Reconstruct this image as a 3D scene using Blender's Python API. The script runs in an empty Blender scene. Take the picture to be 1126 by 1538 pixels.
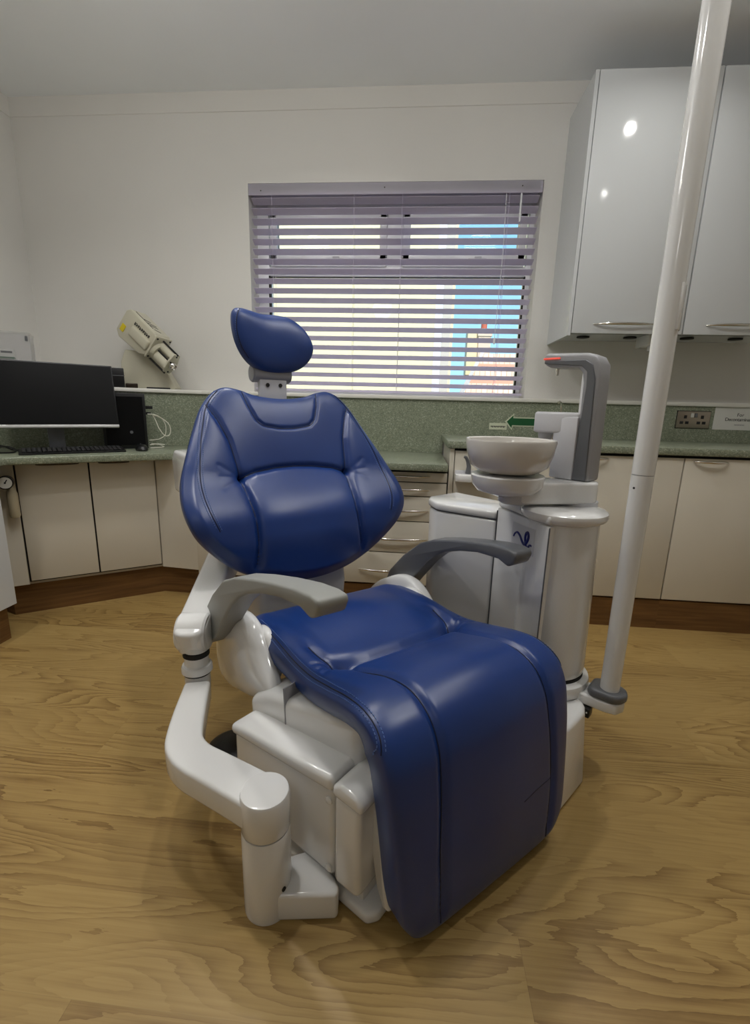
import bpy, bmesh, math, random
import numpy as np
from mathutils import Vector, Matrix
random.seed(7)
rng = np.random.RandomState(3)
SC = bpy.context.scene
COL = SC.collection
R = math.radians

# ------------------------------------------------------------------ materials
def lin(c):
    return tuple((v/12.92 if v <= .04045 else ((v+.055)/1.055)**2.4) for v in [x/255 for x in c[:3]]) + (1,)

def mat(name, rgb, rough=.5, metal=0., coat=0., spec=.5, bump=0., bscale=400., emit=None, estr=0.):
    m = bpy.data.materials.new(name); m.use_nodes = True
    nt = m.node_tree; b = nt.nodes['Principled BSDF']
    b.inputs['Base Color'].default_value = lin(rgb)
    b.inputs['Roughness'].default_value = rough
    b.inputs['Metallic'].default_value = metal
    b.inputs['Coat Weight'].default_value = coat
    b.inputs['Coat Roughness'].default_value = .06
    b.inputs['Specular IOR Level'].default_value = spec
    tc = nt.nodes.new('ShaderNodeTexCoord')
    nz = nt.nodes.new('ShaderNodeTexNoise'); nz.inputs['Scale'].default_value = bscale
    nz.inputs['Detail'].default_value = 3
    nt.links.new(tc.outputs['Object'], nz.inputs['Vector'])
    if bump:
        bp = nt.nodes.new('ShaderNodeBump'); bp.inputs['Strength'].default_value = bump
        bp.inputs['Distance'].default_value = .001
        nt.links.new(nz.outputs['Fac'], bp.inputs['Height']); nt.links.new(bp.outputs['Normal'], b.inputs['Normal'])
    else:
        # faint unevenness of the sheen
        mr = nt.nodes.new('ShaderNodeMapRange'); nz.inputs['Scale'].default_value = 6
        mr.inputs['To Min'].default_value = max(0, rough*.9); mr.inputs['To Max'].default_value = min(1, rough*1.1)
        nt.links.new(nz.outputs['Fac'], mr.inputs['Value']); nt.links.new(mr.outputs['Result'], b.inputs['Roughness'])
    if emit:
        b.inputs['Emission Color'].default_value = lin(emit); b.inputs['Emission Strength'].default_value = estr
    return m

class NT:
    def __init__(s, m):
        s.m = m; s.t = m.node_tree; s.b = s.t.nodes['Principled BSDF']
    def n(s, kind, **kw):
        nd = s.t.nodes.new('ShaderNode'+kind)
        for k, v in kw.items():
            if k in ('operation', 'data_type', 'blend_type', 'noise_dimensions', 'feature', 'distance', 'wave_type', 'bands_direction'): setattr(nd, k, v)
            else:
                nd.inputs[k if not k.startswith('i') or not k[1:].isdigit() else int(k[1:])].default_value = v
        return nd
    def l(s, a, b): s.t.links.new(a, b)
    def math(s, op, a, b=None):
        nd = s.t.nodes.new('ShaderNodeMath'); nd.operation = op
        for i, v in enumerate((a, b)):
            if v is None: continue
            if isinstance(v, (int, float)): nd.inputs[i].default_value = v
            else: s.l(v, nd.inputs[i])
        return nd.outputs[0]
    def ramp(s, fac, stops):
        r = s.t.nodes.new('ShaderNodeValToRGB'); e = r.color_ramp.elements
        while len(e) < len(stops): e.new(.5)
        for el, (p, c) in zip(e, stops): el.position = p; el.color = lin(c)
        s.l(fac, r.inputs[0]); return r.outputs[0]

def floor_mat():
    m = mat('oak_vinyl', (150, 118, 70), .38, spec=.35); T = NT(m)
    tc = T.n('TexCoord'); sp = T.n('SeparateXYZ'); T.l(tc.outputs['Object'], sp.inputs[0])
    W = .19; LEN = 1.25
    row = T.math('FLOOR', T.math('DIVIDE', sp.outputs['Y'], W))
    wn = T.n('TexWhiteNoise', noise_dimensions='1D'); T.l(row, wn.inputs['W'])
    xs = T.math('ADD', T.math('DIVIDE', sp.outputs['X'], LEN), T.math('MULTIPLY', wn.outputs['Value'], 7.3))
    colm = T.math('FLOOR', xs)
    pid = T.n('TexWhiteNoise', noise_dimensions='2D')
    cb = T.n('CombineXYZ'); T.l(row, cb.inputs[0]); T.l(colm, cb.inputs[1]); T.l(cb.outputs[0], pid.inputs['Vector'])
    # grain coordinates, stretched along the plank and shifted per plank
    gx = T.math('ADD', sp.outputs['X'], T.math('MULTIPLY', pid.outputs['Value'], 31.))
    gy = T.math('ADD', sp.outputs['Y'], T.math('MULTIPLY', pid.outputs['Value'], 17.))
    def grain(sx, sy, detail, rough=.5, dist=0.):
        c = T.n('CombineXYZ'); T.l(T.math('MULTIPLY', gx, sx), c.inputs[0]); T.l(T.math('MULTIPLY', gy, sy), c.inputs[1])
        nz = T.n('TexNoise', Scale=1., Detail=detail, Roughness=rough, Distortion=dist)
        T.l(c.outputs[0], nz.inputs['Vector']); return nz.outputs['Fac']
    base = grain(1.15, 6.5, 1.4, .4, .3)
    fine = grain(9., 55., 3., .6)
    contour = T.math('ADD', T.math('MULTIPLY', base, 20.), T.math('MULTIPLY', fine, .9))
    fr = T.math('FRACT', contour)
    ringv = T.math('POWER', fr, 2.2)
    patch = grain(1.2, 3.2, 2.)
    mask = T.n('MapRange'); mask.inputs['From Min'].default_value = .42; mask.inputs['From Max'].default_value = .58
    T.l(patch, mask.inputs['Value'])
    ring2 = T.math('MULTIPLY', ringv, T.math('ADD', .3, T.math('MULTIPLY', mask.outputs[0], .7)))
    streak = grain(2.5, 150., 3., .65)
    v = T.math('ADD', T.math('MULTIPLY', ring2, .29), T.math('MULTIPLY', streak, .42))
    v = T.math('ADD', v, T.math('MULTIPLY', pid.outputs['Value'], .12))
    v = T.math('ADD', v, T.math('MULTIPLY', patch, .16))
    colr = T.ramp(v, [(.16, (180, 153, 98)), (.36, (168, 139, 85)), (.60, (141, 112, 65)), (.85, (108, 80, 44))])
    # joints
    fy = T.math('FRACT', T.math('DIVIDE', sp.outputs['Y'], W)); fx = T.math('FRACT', xs)
    j = T.math('MAXIMUM', T.math('LESS_THAN', fy, .006), T.math('LESS_THAN', fx, .0012))
    mx = T.n('Mix', data_type='RGBA'); T.l(T.math('MULTIPLY', j, .16), mx.inputs[0])
    T.l(colr, mx.inputs[6]); mx.inputs[7].default_value = lin((70, 52, 32))
    T.l(mx.outputs[2], T.b.inputs['Base Color'])
    bp = T.n('Bump', Strength=.12); bp.inputs['Distance'].default_value = .001
    T.l(v, bp.inputs['Height']); T.l(bp.outputs['Normal'], T.b.inputs['Normal'])
    return m

def wood_mat():
    m = mat('plinth_wood', (98, 68, 38), .45, spec=.3); T = NT(m)
    tc = T.n('TexCoord'); mp = T.n('Mapping'); mp.inputs['Scale'].default_value = (1.5, 1.5, 30)
    T.l(tc.outputs['Object'], mp.inputs[0])
    nz = T.n('TexNoise', Scale=2., Detail=4., Distortion=.4); T.l(mp.outputs[0], nz.inputs['Vector'])
    T.l(T.ramp(nz.outputs['Fac'], [(.3, (126, 92, 54)), (.7, (92, 64, 36))]), T.b.inputs['Base Color'])
    return m

def laminate_mat():
    m = mat('green_laminate', (104, 110, 94), .3, spec=.5); T = NT(m)
    tc = T.n('TexCoord')
    v = T.n('TexVoronoi', Scale=230.); T.l(tc.outputs['Object'], v.inputs['Vector'])
    sc = T.n('SeparateColor'); T.l(v.outputs['Color'], sc.inputs[0])
    nz = T.n('TexNoise', Scale=9., Detail=2.); T.l(tc.outputs['Object'], nz.inputs['Vector'])
    f = T.math('ADD', T.math('MULTIPLY', sc.outputs[0], .85), T.math('MULTIPLY', nz.outputs['Fac'], .2))
    T.l(T.ramp(f, [(.1, (108, 116, 98)), (.5, (130, 137, 117)), (.85, (144, 150, 130)), (.97, (172, 177, 160))]), T.b.inputs['Base Color'])
    return m

def wall_mat(name, c):
    m = mat(name, c, .75, spec=.25, bump=.05, bscale=350)
    T = NT(m); tc = T.n('TexCoord'); nz = T.n('TexNoise', Scale=1.3, Detail=3.); T.l(tc.outputs['Object'], nz.inputs['Vector'])
    a = tuple(max(0, x-3) for x in c); b = tuple(min(255, x+3) for x in c)
    T.l(T.ramp(nz.outputs['Fac'], [(.3, a), (.7, b)]), T.b.inputs['Base Color'])
    return m

def leather_mat():
    m = mat('blue_leather', (22, 52, 114), .33, spec=.6, bump=.10, bscale=900); T = NT(m)
    tc = T.n('TexCoord'); nz = T.n('TexNoise', Scale=5., Detail=3.); T.l(tc.outputs['Object'], nz.inputs['Vector'])
    T.l(T.ramp(nz.outputs['Fac'], [(.3, (19, 49, 110)), (.7, (23, 55, 118))]), T.b.inputs['Base Color'])
    return m

def tile_mat():
    m = mat('roof_tiles', (196, 140, 112), .8); T = NT(m)
    tc = T.n('TexCoord'); bk = T.n('TexBrick', Scale=3.2)
    bk.inputs['Color1'].default_value = lin((240, 208, 188)); bk.inputs['Color2'].default_value = lin((232, 190, 170)); bk.inputs['Mortar'].default_value = lin((214, 150, 128))
    bk.inputs['Mortar Size'].default_value = .035; bk.inputs['Brick Width'].default_value = .5; bk.inputs['Row Height'].default_value = .32
    T.l(tc.outputs['Object'], bk.inputs['Vector']); T.l(bk.outputs['Color'], T.b.inputs['Base Color'])
    return m

def glass_mat():
    m = bpy.data.materials.new('window_glass'); m.use_nodes = True; t = m.node_tree; t.nodes.clear()
    o = t.nodes.new('ShaderNodeOutputMaterial'); mx = t.nodes.new('ShaderNodeMixShader'); tr = t.nodes.new('ShaderNodeBsdfTransparent')
    gl = t.nodes.new('ShaderNodeBsdfGlossy'); gl.inputs['Roughness'].default_value = .02
    fr = t.nodes.new('ShaderNodeFresnel'); fr.inputs[0].default_value = 1.35
    t.links.new(fr.outputs[0], mx.inputs[0]); t.links.new(tr.outputs[0], mx.inputs[1]); t.links.new(gl.outputs[0], mx.inputs[2]); t.links.new(mx.outputs[0], o.inputs[0])
    return m

def slat_mat():
    m = mat('white_slat', (228, 224, 234), .45); t = m.node_tree; b = t.nodes['Principled BSDF']; o = [n for n in t.nodes if n.type == 'OUTPUT_MATERIAL'][0]
    tr = t.nodes.new('ShaderNodeBsdfTranslucent'); tr.inputs[0].default_value = lin((240, 234, 250)); mx = t.nodes.new('ShaderNodeMixShader'); mx.inputs[0].default_value = .55
    t.links.new(b.outputs[0], mx.inputs[1]); t.links.new(tr.outputs[0], mx.inputs[2]); t.links.new(mx.outputs[0], o.inputs[0]); return m
M = dict(
    floor=floor_mat(), plinth=wood_mat(), green=laminate_mat(), wall=wall_mat('wall_paint', (222, 220, 215)), ceil=wall_mat('ceiling_paint', (246, 249, 252)),
    trim=mat('white_trim', (226, 224, 216), .4), upvc=mat('white_upvc', (232, 233, 236), .3), slat=slat_mat(),
    leather=leather_mat(), seam=mat('dark_seam', (8, 17, 46), .6), thread=mat('blue_thread', (84, 110, 165), .7),
    white=mat('white_plastic', (231, 231, 230), .12, coat=.4), greyw=mat('pale_grey_plastic', (196, 196, 200), .3),
    gap=mat('dark_gap', (26, 24, 22), .8), grey=mat('grey_plastic', (134, 136, 136), .42), dgrey=mat('dark_grey_plastic', (98, 100, 104), .32),
    mgrey=mat('mid_grey_plastic', (150, 150, 153), .35), armtop=mat('armrest_grey', (150, 151, 147), .5),
    cab=mat('cream_gloss_door', (217, 211, 196), .14, spec=.5), cabw=mat('white_gloss_door', (203, 206, 207), .1, spec=.5), carc=mat('cabinet_carcass', (190, 184, 172), .5),
    chrome=mat('chrome', (225, 222, 215), .12, metal=1.), dchrome=mat('dark_metal_handle', (60, 52, 44), .3, metal=.8),
    black=mat('black_plastic', (13, 14, 16), .35), screen=mat('black_screen', (10, 11, 13), .34, spec=.18), keys=mat('black_keys', (22, 22, 24), .5),
    silver=mat('silver_strip', (196, 196, 196), .3, metal=.2), cream=mat('cream_enamel', (196, 192, 172), .3), creamd=mat('cream_enamel_dark', (176, 172, 152), .35),
    steel=mat('brushed_steel', (168, 160, 148), .28, metal=.9), yellow=mat('yellow_label', (222, 200, 30), .5), paper=mat('paper', (214, 214, 208), .7), paperg=mat('cream_label', (196, 200, 176), .7),
    ink=mat('black_ink', (24, 24, 26), .7), gsign=mat('green_vinyl', (16, 82, 42), .5), cable=mat('white_cable', (214, 212, 198), .5), logo=mat('logo_blue', (20, 26, 104), .35), plaque=mat('plaque_white', (206, 206, 208), .3),
    red=mat('red_lens', (225, 84, 72), .3, emit=(235, 90, 75), estr=.5), render=mat('sunlit_render', (236, 221, 174), .9), pier=mat('pale_pier', (196, 186, 174), .9), brick=mat('chimney_brick', (206, 188, 172), .9), stone=mat('house_gable', (232, 206, 168), .9), rtile=tile_mat(), pot=mat('terracotta', (176, 92, 72), .8),
    glass=glass_mat(), grass=mat('outside_paving', (150, 146, 134), .9), beige=mat('beige_bowl', (176, 166, 140), .35), ceramic=mat('basin_ceramic', (214, 210, 204), .1, coat=.4), orange=mat('orange_paper', (196, 110, 90), .6),
)
def clear_mat():
    m = bpy.data.materials.new('clear_plastic'); m.use_nodes = True; t = m.node_tree; t.nodes.clear()
    o = t.nodes.new('ShaderNodeOutputMaterial'); mx = t.nodes.new('ShaderNodeMixShader'); tr = t.nodes.new('ShaderNodeBsdfTransparent'); tr.inputs[0].default_value = (.93, .93, .93, 1)
    p = t.nodes.new('ShaderNodeBsdfPrincipled'); p.inputs['Base Color'].default_value = (.75, .75, .77, 1); p.inputs['Roughness'].default_value = .1
    mx.inputs[0].default_value = .12
    t.links.new(tr.outputs[0], mx.inputs[1]); t.links.new(p.outputs[0], mx.inputs[2]); t.links.new(mx.outputs[0], o.inputs[0]); return m
M['clear'] = clear_mat()

# ------------------------------------------------------------------ mesh building
I4 = Matrix.Identity(4)
def frame(loc, rz=0.): return Matrix.Translation(Vector(loc)) @ Matrix.Rotation(rz, 4, 'Z')
def axes(o, x, y, z):
    m = Matrix.Identity(4)
    for i, a in enumerate((x, y, z)):
        for j in range(3): m[j][i] = a[j]
    for j in range(3): m[j][3] = o[j]
    return m

class MB:
    def __init__(s): s.v = []; s.f = []
    def add(s, verts, faces, T=None):
        o = len(s.v)
        for p in verts:
            p = Vector(p); s.v.append(tuple(T @ p if T is not None else p))
        s.f += [tuple(i+o for i in f) for f in faces]
        return s
    def bm(s, bm, T=None):
        bm.verts.ensure_lookup_table(); bm.verts.index_update()
        s.add([v.co for v in bm.verts], [[v.index for v in f.verts] for f in bm.faces], T); bm.free(); return s
    def box(s, lo, hi, bev=0., seg=3, T=None):
        bm = bmesh.new(); bmesh.ops.create_cube(bm, size=1.)
        lo = Vector(lo); hi = Vector(hi)
        for v in bm.verts: v.co = Vector(((lo[i]+hi[i])/2 + v.co[i]*(hi[i]-lo[i]) for i in range(3)))
        if bev: bmesh.ops.bevel(bm, geom=list(bm.edges), offset=bev, segments=seg, affect='EDGES', profile=.5, clamp_overlap=True)
        return s.bm(bm, T)
    def prism(s, poly, d0, d1, ax='z', bev=0., seg=3, T=None, sharp=25, taper=None):
        """extrude a 2-D polygon along an axis; ax 'z': (a,b)->(a,b,d); 'x': (a,b)->(d,a,b); 'y': (a,b)->(a,d,b)"""
        mp = {'z': lambda a, b, d: (a, b, d), 'x': lambda a, b, d: (d, a, b), 'y': lambda a, b, d: (a, d, b)}[ax]
        bm = bmesh.new(); n = len(poly)
        c = (sum(p[0] for p in poly)/n, sum(p[1] for p in poly)/n); k = taper or 1.
        A = [bm.verts.new(mp(a, b, d0)) for a, b in poly]
        B = [bm.verts.new(mp(c[0]+(a-c[0])*k, c[1]+(b-c[1])*k, d1)) for a, b in poly]
        bm.faces.new(A[::-1]); bm.faces.new(B)
        for i in range(n): bm.faces.new((A[i], A[(i+1) % n], B[(i+1) % n], B[i]))
        bmesh.ops.recalc_face_normals(bm, faces=list(bm.faces))
        if bev:
            es = [e for e in bm.edges if e.calc_face_angle(0) > R(sharp)]
            bmesh.ops.bevel(bm, geom=es, offset=bev, segments=seg, affect='EDGES', profile=.5, clamp_overlap=True)
        return s.bm(bm, T)
    def lathe(s, prof, seg=40, T=None):
        """prof: (r,z) list from bottom to top round the z axis"""
        V = []; F = []
        for r, z in prof:
            for k in range(seg): V.append((r*math.cos(2*math.pi*k/seg), r*math.sin(2*math.pi*k/seg), z))
        for i in range(len(prof)-1):
            for k in range(seg):
                a = i*seg+k; b = i*seg+(k+1) % seg; F.append((a, b, b+seg, a+seg))
        F.append(tuple(range(seg))[::-1]); F.append(tuple(range((len(prof)-1)*seg, len(prof)*seg)))
        return s.add(V, F, T)
    def tube(s, pts, r, seg=10, T=None, closed=False):
        P = [Vector(p) for p in pts]; n = len(P); rs = r if isinstance(r, (list, tuple)) else [r]*n
        V = []; F = []; up = None
        for i in range(n):
            a = P[(i-1) % n] if closed or i else P[i]; b = P[(i+1) % n] if closed or i < n-1 else P[i]
            t = (b-a).normalized() if (b-a).length > 1e-9 else Vector((0, 0, 1))
            if up is None: up = Vector((0, 0, 1)) if abs(t.z) < .9 else Vector((1, 0, 0))
            x = t.cross(up).normalized(); up = x.cross(t).normalized()
            for k in range(seg):
                q = 2*math.pi*k/seg; V.append(P[i] + x*(rs[i]*math.cos(q)) + up*(rs[i]*math.sin(q)))
        m = n if closed else n-1
        for i in range(m):
            for k in range(seg):
                a = i*seg+k; b = i*seg+(k+1) % seg; j = (i+1) % n
                F.append((a, b, j*seg+(k+1) % seg, j*seg+k))
        if not closed: F.append(tuple(range(seg))[::-1]); F.append(tuple(range((n-1)*seg, n*seg)))
        return s.add(V, F, T)
    def build(s, name, m, parent=None, sharp=38, T=None, flat=False):
        me = bpy.data.meshes.new(name); me.from_pydata(s.v, [], s.f); me.validate(); 
        bm = bmesh.new(); bm.from_mesh(me); bmesh.ops.remove_doubles(bm, verts=list(bm.verts), dist=1e-6); bmesh.ops.recalc_face_normals(bm, faces=list(bm.faces)); bm.to_mesh(me); bm.free()
        me.materials.append(m if not isinstance(m, str) else M[m])
        if not flat:
            for p in me.polygons: p.use_smooth = True
            me.set_sharp_from_angle(angle=R(sharp))
        o = bpy.data.objects.new(name, me); COL.objects.link(o)
        if parent is not None: o.parent = parent
        if T is not None: o.matrix_local = T
        return o

def tag(o, label=None, cat=None, group=None, kind=None):
    if label: o['label'] = label
    if cat: o['category'] = cat
    if group: o['group'] = group
    if kind: o['kind'] = kind
    return o
def thing(name, label, cat, loc=(0, 0, 0), rz=0., group=None):
    o = bpy.data.objects.new(name, None); COL.objects.link(o); o.location = loc; o.rotation_euler = (0, 0, rz); o.empty_display_size = .1
    return tag(o, label, cat, group)
def struct(name, mb, m, parent=None, **k):
    o = mb.build(name, m, parent, **k)
    if parent is None: o['kind'] = 'structure'
    return o
def text_mb(txt, size, T, depth=.0006, align='CENTER', spacing=1.):
    cu = bpy.data.curves.new('lettering', 'FONT'); cu.body = txt; cu.size = size; cu.align_x = align; cu.extrude = depth; cu.space_character = spacing; cu.resolution_u = 3
    o = bpy.data.objects.new('lettering', cu); COL.objects.link(o)
    dg = bpy.context.evaluated_depsgraph_get(); me = bpy.data.meshes.new_from_object(o.evaluated_get(dg))
    mb = MB().add([v.co for v in me.vertices], [list(p.vertices) for p in me.polygons], T)
    bpy.data.objects.remove(o); bpy.data.curves.remove(cu); bpy.data.meshes.remove(me)
    return mb

def catmull(P, n, closed=True):
    P = np.array(P, float); m = len(P); out = []
    segs = m if closed else m-1
    for i in range(segs):
        if closed: p0, p1, p2, p3 = P[(i-1) % m], P[i], P[(i+1) % m], P[(i+2) % m]
        else: p0, p1, p2, p3 = P[max(i-1, 0)], P[i], P[i+1], P[min(i+2, m-1)]
        for t in np.linspace(0, 1, 16, endpoint=False):
            out.append(.5*((2*p1)+(-p0+p2)*t+(2*p0-5*p1+4*p2-p3)*t*t+(-p0+3*p1-3*p2+p3)*t**3))
    if not closed: out.append(P[-1])
    out = np.array(out)
    q = np.vstack([out, out[:1]]) if closed else out
    d = np.r_[0, np.cumsum(np.linalg.norm(np.diff(q, axis=0), axis=1))]
    s = np.linspace(0, d[-1], n, endpoint=not closed)
    return np.stack([np.interp(s, d, q[:, k]) for k in range(q.shape[1])], 1)

def polydist(P, L):
    """distance of points P (n,2) to polyline L"""
    best = np.full(len(P), 1e9)
    L = np.array(L)
    for a, b in zip(L[:-1], L[1:]):
        ab = b-a; t = np.clip(((P-a)@ab)/max(ab@ab, 1e-12), 0, 1)
        best = np.minimum(best, np.linalg.norm(P-(a+t[:, None]*ab), axis=1))
    return best
def inside(P, poly):
    poly = np.array(poly); r = np.zeros(len(P), bool); j = len(poly)-1
    for i in range(len(poly)):
        a, b = poly[i], poly[j]
        c = ((a[1] > P[:, 1]) != (b[1] > P[:, 1])) & (P[:, 0] < (b[0]-a[0])*(P[:, 1]-a[1])/(b[1]-a[1]+1e-12)+a[0])
        r ^= c; j = i
    return r
def sstep(a, b, x):
    t = np.clip((x-a)/(b-a), 0, 1); return t*t*(3-2*t)

class Pillow:
    """an upholstered pad: a 2-D outline (x,s), thickness front/back, folded into place by mapf(x,s,h)"""
    def __init__(s, outline, centre, tf, tb, n, mapf, detail=None, nt=280):
        s.o = catmull(outline, nt); s.c = np.array(centre); s.tf, s.tb, s.n = tf, tb, n; s.mapf = mapf; s.detail = detail; s.nt = nt
        d = s.o-s.c; s.rad = np.linalg.norm(d, axis=1); ang = np.arctan2(d[:, 1], d[:, 0]); k = np.argsort(ang)
        s.ang = np.r_[ang[k]-2*np.pi, ang[k], ang[k]+2*np.pi]; s.radr = np.tile(s.rad[k], 3)
    def h(s, P, r): 
        H = s.tf*np.maximum(0, 1-np.minimum(r, 1)**s.n)**(1/s.n)
        if s.detail is not None: H = H + s.detail(P[:, 0], P[:, 1], P, r)*sstep(1., .9, r)
        return H
    def surf(s, P, lift=0.):
        P = np.array(P, float); d = P-s.c; r = np.linalg.norm(d, axis=1)/np.interp(np.arctan2(d[:, 1], d[:, 0]), s.ang, s.radr)
        return s.mapf(P[:, 0], P[:, 1], s.h(P, r)+lift)
    def mesh(s, nr=70, nb=12):
        rs = np.r_[np.linspace(.015, .88, nr), 1-.12*np.cos(np.linspace(0, np.pi/2, 16))[1:]**1.6]
        V = []; F = []; nt = s.nt
        ph = np.linspace(0, 1, nb)
        rb = np.r_[(1-.12*np.cos(np.linspace(0, np.pi/2, 10))**1.6)[::-1][1:], np.linspace(.86, .02, nb)]
        rows = []
        for r in rs:
            P = s.c+r*(s.o-s.c); rows.append(s.mapf(P[:, 0], P[:, 1], s.h(P, np.full(nt, r))))
        for r in rb:
            P = s.c+r*(s.o-s.c); rows.append(s.mapf(P[:, 0], P[:, 1], -s.tb*np.full(nt, max(0, 1-r**s.n)**(1/s.n))))
        A = np.concatenate(rows)
        m = len(rows)
        for i in range(m-1):
            for k in range(nt):
                a = i*nt+k; b = i*nt+(k+1) % nt; F.append((a, b, b+nt, a+nt))
        F.append(tuple(range(nt))[::-1]); F.append(tuple(range((m-1)*nt, m*nt)))
        return MB().add([tuple(p) for p in A], F)
    def line(s, mb, P, r, lift=0., n=80, seg=6, closed=False):
        Q = catmull(P, n, closed=closed); mb.tube([tuple(p) for p in s.surf(Q, lift)], r, seg, closed=closed); return mb
    def stitches(s, mb, P, r=.0011, lift=.0008, pitch=.0075):
        Q = catmull(P, 600, closed=False); W = s.surf(Q, lift); d = np.r_[0, np.cumsum(np.linalg.norm(np.diff(W, axis=0), axis=1))]
        k = int(d[-1]/pitch)
        for i in range(k):
            q = [np.array([np.interp(t, d, W[:, c]) for c in range(3)]) for t in (i*pitch, i*pitch+pitch*.3, i*pitch+pitch*.6)]
            mb.tube([tuple(p) for p in q], r, 5)
        return mb

# ------------------------------------------------------------------ camera
cam = bpy.data.cameras.new('camera'); co = bpy.data.objects.new('camera', cam); COL.objects.link(co); SC.camera = co
H = 1.06
pi_, ro, ya = .224500202, .0260467047, -.081019866
D = Vector((math.sin(ya)*math.cos(pi_), math.cos(ya)*math.cos(pi_), -math.sin(pi_)))
rr = D.cross(Vector((0, 0, 1))).normalized(); uu = rr.cross(D)
c_, s_ = math.cos(ro), math.sin(ro)
co.matrix_world = axes((0, 0, H), c_*rr+s_*uu, c_*uu-s_*rr, -D)
cam.sensor_fit = 'HORIZONTAL'; cam.sensor_width = 36; cam.lens = 36*693.2/1126; cam.clip_start = .02
SC.view_settings.view_transform = 'Standard'; SC.view_settings.look = 'None'

# ------------------------------------------------------------------ the room
YB = 2.86; YP = 2.78; CZ = 2.70; XL = -2.37; XR = 2.75; YF = -2.3
struct('floor', MB().box((XL-.15, YF-.15, -.12), (XR+.15, YB+.35, 0)), 'floor')
struct('ceiling', MB().box((XL-.15, YF-.15, CZ), (XR+.15, YB+.35, CZ+.12)), 'ceil')
struct('wall_left', MB().box((XL-.15, YF, 0), (XL, YB+.3, CZ)), 'wall')
struct('wall_right', MB().box((XR, YF, 0), (XR+.15, YB+.3, CZ)), 'wall')
struct('wall_front', MB().box((XL, YF-.15, 0), (XR, YF, CZ)), 'wall')
WX0, WX1, WZ0, WZ1 = -.996, .627, 1.125, 2.262
wb = MB()
wb.box((XL, YB, 0), (WX0, YB+.3, CZ)).box((WX1, YB, 0), (XR, YB+.3, CZ)).box((WX0, YB, 0), (WX1, YB+.3, WZ0)).box((WX0, YB, WZ1), (WX1, YB+.3, CZ))
struct('wall_back', wb, 'wall')
# coving
cv = MB(); pr = [(YB, 2.607), (YB-.004, 2.609), (YB-.008, 2.65), (YB-.012, CZ), (YB, CZ)]
cv.prism(pr, XL, XR, 'x'); cv.prism([(XL, 2.607), (XL+.004, 2.609), (XL+.008, 2.65), (XL+.012, CZ), (XL, CZ)], YF, YB, 'y')
struct('trim_1', cv, 'wall')
# boxed-in lower wall carrying the green laminate and its white ledge
U = Vector((math.cos(R(35)), math.sin(R(35)), 0)); N = Vector((-math.sin(R(35)), math.cos(R(35)), 0)); B0 = Vector((-1.288, 2.252, 0))
def dg(u, n, z=0.): p = B0+U*u+N*n; return Vector((p.x, p.y, z))
LX = -2.29
pA = dg(0, .437); tA = (2.78-pA.y)/U.y; pa = (pA.x+U.x*tA, 2.78); tB = (LX-pA.x)/U.x; pb = (LX, pA.y+U.y*tB)
SZ = 1.106
struct('wall_lower_back', MB().box((XL, YP+.013, 0), (XR, YB, SZ)), 'wall')
struct('wall_lower_left', MB().box((XL, YF, 0), (LX-.008, YP+.013, SZ)), 'wall')
struct('wall_lower_corner', MB().prism([(pa[0]-.012, YP+.013), (LX-.008, YP+.013), (LX-.008, pb[1]+.013)], 0, SZ, 'z'), 'wall')
sill = MB().prism([(XR, YP-.012), (pa[0]+.006, YP-.012), (LX+.012, pb[1]-.008), (LX+.012, YF), (XL, YF), (XL, YB), (WX0, YB), (WX0, YB+.17), (WX1, YB+.17), (WX1, YB), (XR, YB)], SZ, 1.128, 'z', bev=.004, seg=2)
struct('trim_2', sill, 'trim')
sp = MB().box((pa[0]-.002, YP, .80), (.165, YP+.012, SZ)).box((.165, YP, .91), (2.7, YP+.012, SZ))
tag(sp.build('splashback', 'green'), 'long speckled green splashback under the white ledge of the back wall', 'splashback', 'speckled green splashbacks')
sd = MB().prism([pa, (pb[0], pb[1]), (pb[0]-.006, pb[1]+.01), (pa[0]-.006, pa[1]+.01)], .80, SZ, 'z')
tag(sd.build('splashback', 'green'), 'speckled green splashback across the corner behind the computer', 'splashback', 'speckled green splashbacks')

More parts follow.
